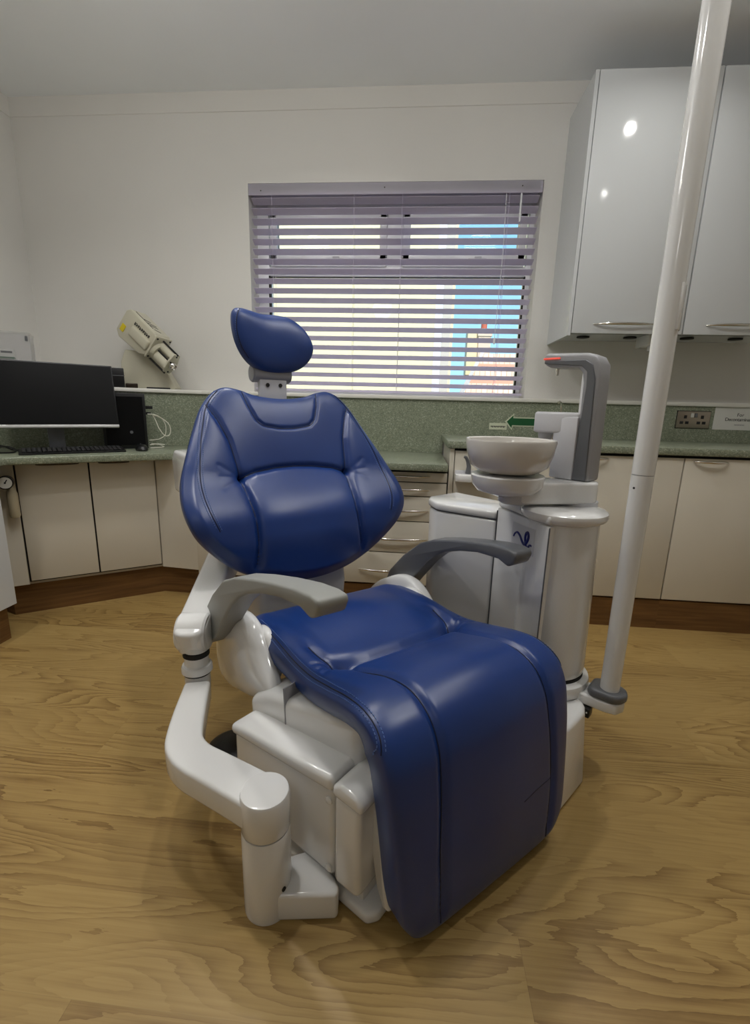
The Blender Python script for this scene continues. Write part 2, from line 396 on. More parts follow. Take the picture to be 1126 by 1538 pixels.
# window, glazing bars and glass
win = bpy.data.objects.new('window_1', None); COL.objects.link(win); win.location = (0, 0, 0); win['kind'] = 'structure'
FY = 3.0; fr = MB()
fx0, fx1 = -1.0, .632; 
fr.box((fx0, FY, WZ0), (fx0+.075, FY+.07, WZ1), .006, 2).box((fx1-.035, FY, WZ0), (fx1, FY+.07, WZ1), .006, 2)
fr.box((fx0+.07, FY, 2.165), (fx1-.03, FY+.07, WZ1), .006, 2).box((fx0+.07, FY, WZ0), (fx1-.03, FY+.07, WZ0+.03), .006, 2)
fr.box((fx0+.07, FY, 1.82), (fx1-.03, FY+.07, 1.875), .006, 2).box((-.215, FY, 1.87), (-.12, FY+.07, 2.18), .006, 2)
fr.build('window_frame', 'upvc', win)
for a, b in ((-.915, -.215), (-.12, .585)):
    s = MB(); w = .042
    s.box((a, FY-.014, 1.905), (a+w, FY+.05, 2.165), .005, 2).box((b-w, FY-.014, 1.905), (b, FY+.05, 2.165), .005, 2).box((a, FY-.014, 2.13), (b, FY+.05, 2.175), .005, 2).box((a, FY-.014, 1.872), (b, FY+.05, 1.95), .005, 2)
    sash = s.build('sash', 'upvc', win)
    hx = a+.40 if a < -.5 else a+.44
    MB().box((hx-.06, FY-.035, 1.895), (hx+.05, FY-.02, 1.912), .005, 2).box((hx-.02, FY-.022, 1.885), (hx+.02, FY-.012, 1.925), .003, 2).build('handle', 'greyw', sash)
    MB().box((a+w, FY+.02, 1.95), (b-w, FY+.024, 2.13)).build('pane', 'glass', sash)
    MB().box((a+w-.006, FY+.012, 1.944), (a+w, FY+.03, 2.136)).box((b-w, FY+.012, 1.944), (b-w+.006, FY+.03, 2.136)).box((a+w-.006, FY+.012, 2.133), (b-w+.006, FY+.03, 2.136)).build('gasket', 'gap', sash)
MB().box((-.925, FY+.02, 1.155), (.597, FY+.024, 1.82)).build('pane', 'glass', win)
MB().box((-.931, FY-.003, 1.15), (-.923, FY+.03, 1.822)).box((.595, FY-.003, 1.15), (.602, FY+.03, 1.822)).box((-.931, FY+.012, 1.818), (.602, FY+.03, 1.822)).build('gasket', 'gap', win)

# venetian blind
bl = thing('venetian_blind', 'white horizontal slat blind, open, hanging in the window', 'blind', (-.185, YB+.03, WZ1))
sl = MB(); wv = .05; tz = 1.19; nS = 20; dz = (2.185-tz)/(nS-1)
x0, x1 = -.80, .80
tilt = R(-24)
for k in range(nS):
    z = 2.185-k*dz
    T = Matrix.Translation((0, .005, z-WZ1)) @ Matrix.Rotation(tilt, 4, 'X')
    sl.box((x0, -wv/2, -.0016), (x1, wv/2, .0016), .001, 1, T=T)
sl.build('slats', 'slat', bl)
MB().box((x0-.008, -.038, -.062), (x1+.008, -.03, -.004), .003, 2).box((x0, -.03, -.05), (x1, .03, -.004), .003, 2).build('headrail', 'slat', bl)
for dx, dz_ in ((-.04, -.03), (.70, -.03), (-.735, -.04)): MB().lathe([(.003, 0), (.003, .002)], 10, T=Matrix.Translation((dx, -.038, dz_)) @ Matrix.Rotation(R(90), 4, 'X')).build('screw', 'gap', bl)
MB().box((x0, -.025, 1.143-WZ1), (x1, .025, 1.156-WZ1), .003, 2).build('bottom_rail', 'slat', bl)
for x in (-.68, -.21, .06, .64):
    for y in (-.024, .024): MB().tube([(x, y+.005, -.05), (x, y+.005, 1.15-WZ1)], .0012, 5).build('ladder_cord', 'slat', bl)
cd = MB().tube([(.70, -.03, -.06), (.70, -.032, -.20)], .005, 8).tube([(.62, -.03, -.06), (.625, -.034, -.35), (.615, -.034, -.80)], .0014, 5).lathe([(.003, 0), (.007, .012), (.004, .035)], 10, T=Matrix.Translation((.615, -.034, -.835)))
cd.build('pull_cord', 'upvc', bl)

# ------------------------------------------------------------------ outside
gr = MB().box((-14, YB+.36, -.3), (18, 40, -.12)); struct('ground', gr, 'grass')
hs = thing('neighbouring_house', 'sunlit cream rendered house wall filling most of the window view', 'house', (-3, 8, -.12))
MB().box((-6, 0, 0), (3.24, 5, 7)).build('wall', 'render', hs)
MB().box((3.24, -.01, 0), (3.36, .3, 7)).build('white_margin', 'upvc', hs)
MB().box((3.36, -.02, 0), (3.495, .2, 7)).build('corner_pier', 'pier', hs)
MB().box((3.495, -.02, 0), (3.535, .2, 7)).build('pier_edge', 'stone', hs)
MB().tube([(-4.2, -.01, 1.5), (-1, -.01, 1.42), (0, -.01, 1.46), (2.2, -.01, 1.38)], .008, 5).build('cable', 'mgrey', hs)
rh = thing('tiled_roof_house', 'distant house with an orange tiled roof and brick chimney right of the cream wall', 'house', (3, 14, -.12))
MB().prism([(-2.3, .25), (-1.05, 2.85), (3.6, 2.85), (3.6, .25)], -.02, .02, 'y', T=Matrix.Rotation(R(-12), 4, 'X')).build('roof', 'rtile', rh)
MB().box((-2.1, .75, 0), (3.5, 4, .8)).build('wall', 'stone', rh)
MB().prism([(-2.42, .30), (-2.30, .24), (-1.05, 2.9), (-1.13, 2.95)], -.06, .05, 'y', T=Matrix.Rotation(R(-12), 4, 'X')).build('verge', 'mgrey', rh)
chm = MB().box((-1.24, .8, 2.2), (-.87, 1.5, 3.38), .01, 1).box((-1.27, .77, 3.30), (-.84, 1.53, 3.46), .01, 1).build('chimney', 'brick', rh)
MB().box((-1.55, .85, 2.2), (-1.245, 1.5, 3.46)).build('gable', 'stone', rh)
MB().lathe([(.11, 3.45), (.09, 3.6), (.09, 3.75), (.12, 3.78), (.12, 3.82)], 16, T=Matrix.Translation((-1.06, 1.1, 0))).build('chimney_pot', 'pot', chm)

# ------------------------------------------------------------------ fitted cabinets
def bow(mb, x0, x1, z, y, out=.026, r=.0048):
    P = [(x0+(x1-x0)*t, y-out*math.sin(math.pi*t)**.55 if 0 < t < 1 else y, z) for t in np.linspace(0, 1, 17)]
    rr_ = [r*(.5+.9*math.sin(math.pi*t)**.6) for t in np.linspace(0, 1, 17)]
    return mb.tube(P, rr_, 10)
FYc = 2.26
def cabinet(label, x0, x1, z1, doors, cat='cabinet', m='cab', group=None, handles=(), name='base_cabinet', kh=.155):
    t = thing(name, label, cat, ((x0+x1)/2, FYc+.022, 0), 0, group)
    ox = -(x0+x1)/2
    MB().box((x0+ox, .004, kh), (x1+ox, .46, z1)).build('carcass', 'carc', t)
    MB().box((x0+ox, -.012, 0), (x1+ox, .02, kh-.004)).build('plinth', 'plinth', t)
    return t, ox
# drawer unit
t, ox = cabinet('cream five-drawer unit with long chrome bow handles under the lower worktop', -.43, .168, .755, 0, name='drawer_cabinet', cat='drawer unit')
zz = [.752, .695, .628, .502, .335, .158]; zz = [.752, .7, .629, .499, .332, .158]
hz = [.730, .664, .557, .408, .236]
for i in range(5):
    d = MB().box((-.43+ox+.003, -.018, zz[i+1]+.0025), (.166+ox, .002, zz[i]-.0025), .002, 2).build('drawer', 'cab', t)
    bow(MB(), -.262+ox, .082+ox, hz[i], -.018).build('handle', 'chrome', d)
MB().box((-.43+ox, .0, .158), (.168+ox, .006, .755)).build('dark_reveal', 'gap', t)
# plain unit left of the drawers
t, ox = cabinet('cream cupboard almost hidden behind the blue backrest, left of the drawers', -1.128, -.435, .755, 1, group='cream base cupboards along the back wall')
for a, b in ((-1.128, -.785), (-.782, -.437)):
    d = MB().box((a+ox, -.018, .160), (b+ox, .002, .752), .002, 2).build('door', 'cab', t)
    bow(MB(), a+ox+.1, a+ox+.25, .72, -.018).build('handle', 'chrome', d)
# sink unit
t, ox = cabinet('cream cupboard behind the spittoon with a white dish fixed to its door', .172, .722, .872, 1, group='cream base cupboards along the back wall')
MB().box((.172+ox, -.02, .0), (.194+ox, .004, .872), .001, 1).build('end_panel', 'cab', t)
d = MB().box((.198+ox, -.018, .160), (.719+ox, .002, .862), .002, 2).build('door', 'cab', t)
bow(MB(), .55+ox, .70+ox, .846, -.018).build('handle', 'chrome', d)
MB().box((.196+ox, -.0, .863), (.722+ox, .006, .875)).build('dark_reveal', 'gap', t)
for xa, xb, lab in ((.722, 1.255, 'cream cupboard between the spittoon tower and the white pole'), (1.255, 1.79, 'cream cupboard at the right edge, right of the white pole')):
    t, ox = cabinet(lab, xa, xb, .872, 1, group='cream base cupboards along the back wall')
    d = MB().box((xa+ox+.003, -.018, .160), (xb+ox-.003, .002, .862), .002, 2).build('door', 'cab', t)
    bow(MB(), xa+ox+.04, xa+ox+.193, .848, -.018).build('handle', 'chrome', d)
    MB().box((xa+ox, .0, .158), (xb+ox, .004, .875)).build('dark_reveal', 'gap', t)
# dish and tool on the sink unit door
t = thing('wall_dish', 'small white dish fixed to the cupboard door left of the spittoon bowl', 'dish', (.30, FYc, .72))
MB().prism([(-.10, 0), (-.10, -.05), (-.085, -.07), (.085, -.07), (.10, -.05), (.10, 0)], 0, .035, 'z', bev=.006, seg=2).build('dish', 'white', t)
MB().box((-.10, -.006, .0), (.10, .0, .05), .003, 2).build('back_plate', 'greyw', t)
t = MB().tube([(.262, FYc-.02, .757), (.264, FYc-.022, .79), (.258, FYc-.024, .815), (.247, FYc-.03, .835), (.238, FYc-.032, .838)], [.014, .011, .009, .008, .006], 10).build('suction_tip', 'dgrey')
tag(t, 'short grey curved nozzle standing in the white dish on the cupboard door', 'nozzle')

# worktops
wt = MB().prism([(.158, FYc-.015), (2.7, FYc-.015), (2.7, YP-.001), (.158, YP-.001)], .875, .91, 'z', bev=.005, seg=2)
tag(wt.build('worktop', 'green'), 'higher speckled green worktop behind the spittoon and pole', 'worktop', 'speckled green worktops')
wt = MB().prism([(-1.122, FYc-.06), (.163, FYc-.06), (.163, YP-.001), (-1.122, YP-.001)], .765, .80, 'z', bev=.005, seg=2)
tag(wt.build('worktop', 'green'), 'lower speckled green worktop above the five-drawer unit', 'worktop', 'speckled green worktops')
e1 = dg(.0, 0); e2 = dg(.17, 0)
wt = MB().prism([(-1.79, .4), (-1.79, 1.885), (e1.x, e1.y), (e2.x, e2.y), (-1.126, e2.y), (-1.126, YP-.001), (pa[0]-.001, YP-.002), (pb[0]+.001, pb[1]-.001), (LX+.002, .4)], .765, .80, 'z', bev=.005, seg=2)
tag(wt.build('worktop', 'green'), 'speckled green corner desk top carrying the computer', 'worktop', 'speckled green worktops')
# corner desk cabinet
p1 = dg(-.69, .135); p2 = dg(-.019, .135)
cc = thing('corner_cabinet', 'cream two-door cupboard set diagonally under the corner desk', 'cabinet', (dg(-.318, .3).x, dg(-.318, .3).y, 0))
o = -Vector(cc.location)
Tc = Matrix.Translation(o)
MB().prism([(p1.x, p1.y), (p2.x, p2.y), (-1.14, 2.345), (-1.14, 2.76), (-1.32, 2.72), (-2.20, 2.10), (-2.20, 2.0)], .155, .762, 'z', T=Tc).build('carcass', 'carc', cc)
pk1 = dg(-.70, .15); pk2 = dg(-.015, .15)
MB().prism([(pk1.x, pk1.y), (pk2.x, pk2.y), (-1.14, 2.362), (-1.14, 2.6), (-1.45, 2.6), (-2.15, 2.10), (-2.15, 2.05)], 0, .152, 'z', T=Tc).build('plinth', 'plinth', cc)
DF = Tc @ axes(B0, U, N, (0, 0, 1))
for a, b, h0, h1 in ((-.612, -.322, -.53, -.36), (-.315, -.022, -.272, -.14)):
    d = MB().box((a, .116, .176), (b, .134, .762), .002, 2, T=DF).build('door', 'cab', cc)
    hm = MB(); P = [(h0+(h1-h0)*t, .116-.02*math.sin(math.pi*t)**.5, .752) for t in np.linspace(0, 1, 15)]
    hm.tube(P, .0055, 10, T=DF).build('handle', 'dchrome', d)
MB().box((-.62, .130, .168), (-.612, .1345, .762), T=DF).box((-.324, .130, .168), (-.314, .1345, .762), T=DF).box((-.62, .130, .168), (-.02, .1345, .177), T=DF).build('dark_reveal', 'gap', cc)
MB().box((-.69, .12, .157), (-.62, .134, .762), .002, 1, T=DF).build('filler_panel', 'cab', cc)
q = dg(-.016, .124); MB().prism([(q.x, q.y), (-1.136, 2.318), (-1.136, 2.332), (q.x-.005, q.y+.014)], .157, .762, 'z', T=Tc).build('end_panel', 'cab', cc)
# cabinet along the left wall
lc = thing('side_cabinet', 'pale cupboard end at the far left edge in front of the corner desk', 'cabinet', (-2.0, 1.0, 0))
MB().box((-.26, -.6, .157), (.24, .78, .762), .002, 1).build('carcass', 'cabw', lc)
MB().box((.24, -.58, .16), (.258, .10, .76), .002, 1).build('door', 'cabw', lc)
MB().box((.24, .104, .16), (.258, .782, .76), .002, 1).build('door', 'cabw', lc)
MB().box((-.26, -.6, 0), (.225, .76, .155)).build('plinth', 'plinth', lc)
# pressure regulator in the gap beside it
g = dg(-.645, .055, .68)
pg = thing('pressure_regulator', 'round pressure gauge with black rim on a pipe beside the corner cupboard', 'gauge', tuple(g))
Tg = axes((0, 0, 0), Vector((.80, .55, 0)).normalized(), (0, 0, 1), Vector((.55, -.80, .0)).normalized())
MB().lathe([(.012, -.03), (.03, -.026), (.031, .0), (.031, .012), (.027, .014)], 32, T=Tg).build('gauge_body', 'black', pg)
MB().lathe([(.026, .0135), (.026, .0142)], 32, T=Tg).build('dial', 'paper', pg)
MB().box((-.002, -.002, .0142), (.016, .002, .0155), T=Tg @ Matrix.Rotation(R(60), 4, 'Z')).lathe([(.004, .0142), (.004, .017)], 12, T=Tg).build('needle', 'ink', pg)
MB().tube([(-.005, .01, -.0), (-.04, .01, .0), (-.06, .02, .005), (-.10, .03, .005)], .008, 10).build('pipe', 'steel', pg)
MB().lathe([(.018, -.17), (.022, -.16), (.022, -.06), (.018, -.045), (.012, -.03), (.012, .0)], 20, T=Matrix.Translation((-.005, .03, 0))).build('bowl', 'beige', pg)

# wall cupboards
def wall_cupboard(x0, x1, label, side):
    t = thing('wall_cabinet', label, 'wall cabinet', ((x0+x1)/2, 2.86, 1.44), 0, 'white wall cupboards'); ox = -(x0+x1)/2
    MB().box((x0+ox, -.335, .012), (x1+ox, -.002, 1.085), .001, 1).build('carcass', 'cabw', t)
    d = MB().box((x0+ox+.0, -.36, 0), (x1+ox-.0025, -.338, 1.1), .002, 2).build('door', 'cabw', t)
    bow(MB(), x0+ox+.10, x0+ox+.40, .042, -.36, .026, .005).build('handle', 'chrome', d)
    if side:
        MB().box((x0+ox-.02, -.36, -.012), (x0+ox-.003, -.001, 1.1), .001, 1).build('side_panel', 'cabw', t)
    for k in (0.12, .36): MB().lathe([(.032, 0), (.032, .006)], 20, T=Matrix.Translation((x0+ox+k, -.17, .005))).build('underside_light', 'gap', t)
    MB().box((x0+ox, -.34, .0), (x1+ox, -.33, 1.09)).build('dark_reveal', 'gap', t)
    return t
wall_cupboard(.748, 1.272, 'white gloss wall cupboard left of the white pole', True)
wall_cupboard(1.275, 1.80, 'white gloss wall cupboard right of the white pole, cut by the frame', False)
t = thing('soap_dispenser', 'small white dispenser hanging under the wall cupboard behind the pole', 'dispenser', (1.165, 2.6, 1.445))
MB().box((-.02, -.04, -.05), (.05, .10, .006), .006, 2).build('body', 'white', t); MB().box((-.008, -.03, -.075), (.012, -.01, -.05), .004, 2).build('spout', 'white', t)

# ------------------------------------------------------------------ splashback fittings
TS = axes((0, 0, 0), (1, 0, 0), (0, 0, 1), (0, -1, 0))          # plane facing the room
y_ = YP
t = thing('warning_label', 'tiny cream label with one dark line left of the green arrow', 'label', (.478, y_, .966))
MB().box((-.05, -.002, -.019), (.05, -.0, .019)).build('label_card', 'paperg', t)
lm = MB()
for k in range(16): lm.box((-.042+k*.0053, -.0028, -.003-.002*(k % 3)), (-.0385+k*.0053, -.002, .003))
lm.build('lettering', 'ink', t)
t = thing('arrow_sign', 'dark green arrow sign with pale edge pointing left on the splashback', 'sign', (.63, y_, .995))
ar = [(-.115, 0), (-.065, .048), (-.065, .026), (.12, .026), (.12, -.026), (-.068, -.026), (-.072, -.048)]
MB().prism(ar, 0, .0015, 'z', T=TS).build('arrow_border', 'paperg', t)
ar2 = [(-.104, 0), (-.069, .036), (-.069, .02), (.114, .02), (.114, -.02), (-.073, -.02), (-.075, -.037)]
MB().prism(ar2, .0015, .0024, 'z', T=TS).build('arrow_field', 'gsign', t)
t = thing('power_socket', 'brushed steel double power socket on the green splashback right of the pole', 'socket', (1.545, y_, 1.033))
MB().box((-.088, -.007, -.046), (.088, 0, .046), .003, 2).build('face_plate', 'steel', t)
for sx in (-.045, .045):
    for q0, q1 in (((sx-.0075, -.0085, .006), (sx+.0075, -.0068, .024)), ((sx-.026, -.0085, -.024), (sx-.008, -.0068, -.009)), ((sx+.003, -.0085, -.024), (sx+.021, -.0068, -.009))):
        MB().box(q0, q1).build('pin_hole', 'ink', t)
MB().box((-.017, -.012, .012), (-.002, -.0065, .036), .002, 1).build('switch', 'paper', t); MB().box((.002, -.012, .012), (.017, -.0065, .036), .002, 1).build('switch', 'dgrey', t)
MB().box((-.091, -.002, -.049), (.091, .0, .049), .001, 1).build('back_box', 'ink', t)
t = thing('paper_sign', 'white paper sign reading For Decontamination on the splashback at right edge', 'sign', (1.80, y_, 1.045))
MB().box((-.145, -.0012, -.062), (.145, 0, .062)).build('sheet', 'paper', t)
text_mb('For', .026, TS @ Matrix.Translation((-.008, .012, .0013))).build('lettering', 'ink', t, flat=True)
text_mb('Decontamination', .026, TS @ Matrix.Translation((-.002, -.013, .0013)), spacing=.92).build('lettering', 'ink', t, flat=True)
lm = MB()
for k in range(9): lm.box((-.032+k*.006, -.0022, -.036-.001*(k % 2)), (-.028+k*.006, -.0012, -.031))
lm.build('lettering', 'mgrey', t)
t = thing('sink_tap', 'chrome lever tap behind the spittoon bowl on the green worktop', 'tap', (.745, 2.63, .91))
MB().lathe([(.026, 0), (.024, .01), (.021, .02), (.021, .07), (.018, .09)], 24).build('body', 'chrome', t)
MB().tube([(0, 0, .06), (-.02, -.06, .085), (-.05, -.14, .098), (-.055, -.165, .096), (-.058, -.175, .078)], [.014, .013, .012, .013, .012], 12).build('spout', 'chrome', t)
MB().tube([(0, 0, .085), (.0, .0, .12), (.02, .02, .14)], .006, 10).build('lever', 'dgrey', t)
t = thing('tall_tap', 'thin chrome swan-neck spout rising above the white handpiece arm', 'tap', (.79, 2.67, .91))
MB().lathe([(.02, 0), (.016, .012), (.008, .02), (.008, .03)], 20).tube([(0, 0, .02), (0, 0, .17), (-.004, -.006, .192), (-.016, -.02, .202), (-.026, -.036, .196)], .006, 10).build('spout', 'chrome', t)

# ------------------------------------------------------------------ computer corner
YW = R(42); eU = Vector((math.cos(YW), math.sin(YW), 0)); eN = Vector((-math.sin(YW), math.cos(YW), 0))
b = dg(-.163, .22)
mo = thing('computer_monitor', 'large black monitor with silver chin on the corner desk', 'monitor', tuple(b-eU*.275+eN*.05+Vector((0, 0, .80))), YW)
Tm = Matrix.Translation((0, -.05, .122)) @ Matrix.Rotation(R(-13), 4, 'X')
MB().box((-.275, -.0, .012), (.275, .028, .318), .003, 2, T=Tm).build('bezel', 'black', mo)
MB().box((-.270, -.0015, .016), (.270, .002, .312), T=Tm).build('screen', 'screen', mo)
MB().box((-.275, -.004, -.002), (.275, .024, .012), .002, 2, T=Tm).build('chin', 'silver', mo)
MB().prism([(-.035, .02), (.035, .02), (.035, .05), (-.035, .05)], .008, .20, 'z', bev=.004, seg=2).build('stand_neck', 'dgrey', mo)
MB().box((-.11, -.01, .0), (.11, .12, .012), .005, 2).build('stand_base', 'black', mo)
k0 = dg(-.60, .075, .8); kc = k0+eU*.235+eN*.045
kb = thing('keyboard', 'black keyboard lying along the front of the corner desk', 'keyboard', tuple(kc), YW)
MB().prism([(-.06, 0), (.06, 0), (.06, .018), (.05, .020), (-.06, .009)], -.22, .22, 'x', bev=.002, seg=2).build('case', 'black', kb)
ks = MB()
for r_ in range(5):
    for c2 in range(21):
        x = -.208+c2*.0198; y = -.048+r_*.0195; z = .0095+(y+.06)*.1
        ks.box((x, y, z), (x+.017, y+.016, z+.007), .0015, 1)
ks.build('keys', 'keys', kb)
ms = thing('computer_mouse', 'small black mouse on the corner desk in front of the black tower', 'mouse', tuple(dg(-.07, .17, .8)), YW)
MB().lathe([(.03, 0), (.034, .008), (.03, .022), (.02, .031), (.006, .034)], 28, T=Matrix.Diagonal((.9, 1.5, 1, 1))).build('shell', 'black', ms)
MB().box((-.002, .012, .03), (.002, .028, .036), .001, 1).build('wheel', 'dgrey', ms)
pc = thing('computer_tower', 'tall black computer case standing behind the monitor on the corner desk', 'computer', tuple(dg(-.125, .355, .8)), R(35))
MB().box((-.115, -.060, 0), (.098, .075, .298), .004, 2).build('case', 'black', pc)
MB().box((-.10, -.063, .02), (.085, -.059, .28), .002, 1).build('front_panel', 'screen', pc)
MB().lathe([(.008, 0), (.008, .003)], 16, T=Matrix.Translation((.02, -.063, .09)) @ Matrix.Rotation(R(90), 4, 'X')).build('power_button', 'dgrey', pc)
MB().box((.097, -.045, .215), (.135, -.025, .232), .003, 1).build('plug', 'black', pc); MB().box((.097, -.045, .185), (.125, -.027, .198), .003, 1).build('plug', 'black', pc)
# white cable looping out of the case
T5 = axes(dg(-.02, .285, .8), U, N, (0, 0, 1))
cb_ = [(.0, 0, .188), (.03, .0, .186), (.06, .01, .172), (.10, .01, .14), (.112, .01, .105), (.105, .01, .075), (.085, .0, .068), (.07, -.0, .08), (.05, 0, .115), (.04, .01, .15), (.025, .01, .185)]
cb2 = [(.03, .0, .182), (.07, .02, .165), (.088, .02, .13), (.088, .02, .095), (.08, .02, .07), (.05, .02, .05), (.0, .02, .044)]
cb3 = [(0, .01, .02), (.03, 0, .024), (.06, -.0, .022), (.075, 0, .02)]; cb4 = [(0, .0, .003), (.04, .0, .0045), (.06, .01, .0045), (.072, .02, .006), (.05, .03, .018), (.01, .03, .024)]
wc = MB()
for P in (cb_, cb2, cb3, cb4): wc.tube([tuple(p) for p in catmull(P, 50, closed=False)], .0026, 8, T=T5)
tag(wc.build('white_cable', 'cable'), 'thin white cable looping out from the black computer case', 'cable')
dc = MB().tube([tuple(p) for p in catmull([dg(-.78, .22, .804), dg(-.70, .26, .82), dg(-.64, .24, .826), dg(-.61, .20, .808), dg(-.64, .17, .804), dg(-.72, .19, .806)], 60, closed=False)], .004, 8).tube([tuple(p) for p in catmull([dg(-.76, .27, .804), dg(-.69, .29, .83), dg(-.63, .26, .81), dg(-.60, .28, .804)], 40, closed=False)], .004, 8)
tag(dc.build('black_cable', 'black'), 'tangle of black cables at the left end of the corner desk', 'cable')
# things on the ledge
pn = thing('label_printer', 'black box-shaped printer on the ledge beside the cream mixing machine', 'printer', tuple(dg(-.15, .495, 1.128)), R(35))
MB().box((-.09, -.055, 0), (.040, .06, .105), .004, 2).build('body', 'black', pn)
MB().box((-.09, -.057, .062), (.042, -.054, .066)).build('paper_slot', 'dgrey', pn)
MB().box((.045, -.05, .0), (.105, .03, .026), .004, 2).build('tray', 'dchrome', pn)
tb = MB().box((.00, .447, 1.128), (.125, .485, 1.1365), .002, 1, T=axes(B0, U, N, (0, 0, 1)))
tag(tb.build('flat_case', 'black'), 'thin flat black case on the ledge in front of the cream machine', 'case')

# cream mixing machine
mx = thing('mixing_machine', 'cream dispensing machine with tilted barrel standing on the corner ledge', 'machine', (-1.59, 2.735, 1.128), R(8))
ax_ = Vector((.70, -.30, -.63)).normalized(); sd_ = Vector((-.35, -.93, .05)); sd_ = (sd_-ax_*sd_.dot(ax_)).normalized(); up_ = ax_.cross(sd_).normalized()
if up_.z < 0: up_ = -up_
TMx = axes((.026, -.045, .292), ax_, -sd_, up_) @ Matrix.Scale(1.06, 4)
MB().prism([(-.145, -.075), (-.145, .045), (-.125, .066), (.075, .066), (.085, .055), (.085, -.065), (.05, -.085), (-.11, -.098)], -.055, .055, 'y', bev=.016, seg=4, T=TMx).build('body', 'cream', mx)
MB().box((-.06, -.068, -.045), (.08, -.045, .012), .01, 3, T=TMx).build('side_bulge', 'cream', mx)
MB().prism([(-.15, 0), (.15, 0), (.16, .01), (.08, .15), (.02, .21), (-.12, .22), (-.15, .15)], -.045, .045, 'y', bev=.01, seg=3, T=Matrix.Translation((.0, .02, 0))).build('stand', 'cream', mx)
fl = Matrix.Rotation(R(90), 4, 'Y')
nz_ = MB().box((.084, -.058, -.072), (.096, .058, .062), .004, 2, T=TMx).lathe([(.05, .09), (.05, .105), (.042, .115)], 32, T=TMx @ Matrix.Translation((0, 0, -.02)) @ fl)
nz_.build('front_plate', 'cream', mx)
MB().lathe([(.034, .10), (.034, .20)], 28, T=TMx @ Matrix.Translation((0, -.0, -.035)) @ fl).lathe([(.02, .10), (.02, .20)], 24, T=TMx @ Matrix.Translation((0, .0, .018)) @ fl).build('cartridge_tubes', 'cream', mx)
for y, z in ((0, .045), (-.02, -.004), (-.02, -.072)): MB().tube([(.09, y, z), (.215, y, z)], .005, 10, T=TMx).build('rod', 'gap', mx)
MB().prism([(-.022, -.075), (.022, -.075), (.038, -.045), (.038, -.01), (.022, .045), (-.022, .045), (-.036, -.01), (-.036, -.045)], .20, .212, 'z', bev=.003, seg=2, T=TMx @ axes((0, 0, 0), (0, 1, 0), (0, 0, 1), (1, 0, 0))).build('end_plate', 'cream', mx)
MB().lathe([(.021, .21), (.021, .225), (.016, .232), (.013, .226), (.006, .226)], 24, T=TMx @ Matrix.Translation((0, -.0, -.02)) @ fl).build('knob', 'chrome', mx)
for y, z in ((-.045, .05), (.045, .05), (-.045, -.06)): MB().lathe([(.005, .096), (.005, .099)], 10, T=TMx @ Matrix.Translation((0, y, z)) @ fl).build('screw', 'ink', mx)
for y, z in ((0, .033), (0, -.063)): MB().lathe([(.0045, .212), (.0045, .215)], 10, T=TMx @ Matrix.Translation((0, y, z)) @ fl).build('screw', 'ink', mx)
MB().box((-.125, -.0575, -.062), (-.095, -.0545, -.022), .002, 1, T=TMx).build('warning_sticker', 'yellow', mx)
lm = MB()
for k in range(9):
    x = -.06+k*.0135; lm.box((x, -.0565, .018), (x+.003, -.0545, .034), T=TMx).box((x+.002, -.0565, .018+.005*(k % 3)), (x+.009, -.0545, .023+.005*(k % 3)), T=TMx).box((x+.006, -.0565, .02), (x+.009, -.0545, .033-.003*(k % 2)), T=TMx)
lm.build('lettering', 'ink', mx)
lm = MB().tube([(-.11, -.03, .0662), (.03, -.03, .0662)], .0018, 6, T=TMx)
for x, l in ((-.05, .03), (-.02, .045), (.0, .04), (.035, .03)): lm.tube([(x, -.026, .0662), (x+.02, -.026+l, .0662)], .0018, 6, T=TMx)
lm.build('script_mark', 'ink', mx)

# clear box with small things at the far left
bx = thing('clear_box', 'clear plastic box of small packets on the ledge at the far left edge', 'box', tuple(dg(-.65, .53, 1.128)), R(35))
c2 = MB(); w, d_, h = .13, .08, .245; tk = .003
c2.box((-w, -d_, 0), (w, d_, tk)).box((-w, -d_, 0), (-w+tk, d_, h)).box((w-tk, -d_, 0), (w, d_, h)).box((-w, -d_, 0), (w, -d_+tk, h)).box((-w, d_-tk, 0), (w, d_, h))
c2.build('walls', 'clear', bx); MB().box((-w-.003, -d_-.003, h), (w+.003, d_+.003, h+.008), .002, 1).build('lid', 'clear', bx); MB().box((w-.02, -d_-.008, h-.035), (w-.008, -d_-.002, h-.01), .002, 1).build('clip', 'dgrey', bx)
pk = thing('white_packet', 'small white packet with green band inside the clear box', 'packet', tuple(dg(-.63, .52, 1.25)), R(38), 'packets in the clear box')
MB().box((-.03, -.03, 0), (.03, .03, .045), .002, 1).build('carton', 'paper', pk); MB().box((-.022, -.0315, .028), (.024, -.0295, .038)).build('print', 'ink', pk); MB().box((-.031, -.031, .002), (.031, .031, .01)).build('band', 'gsign', pk)
pk = MB().box((-.05, -.035, 1.131), (.05, .035, 1.25), .004, 2, T=axes(dg(-.63, .53, 0), U, N, (0, 0, 1))); tag(pk.build('packet_stack', 'greyw'), 'pale grey carton under the white packet in the clear box', 'packet', 'packets in the clear box')
pk = MB().box((-.03, -.03, 1.131), (.02, .03, 1.295), .003, 2, T=axes(dg(-.725, .53, 0), U, N, (0, 0, 1))); tag(pk.build('orange_packet', 'orange'), 'dull orange packet left of the white one in the clear box', 'packet', 'packets in the clear box')

# ------------------------------------------------------------------ dental chair
CA = R(40); CO = (-.09889606, 1.22242365, 0)
ch = thing('dental_chair', 'large dental chair upholstered in navy blue leather in the middle of the floor', 'dental chair', CO, CA)
t20 = R(20); sn, cs = math.sin(t20), math.cos(t20)
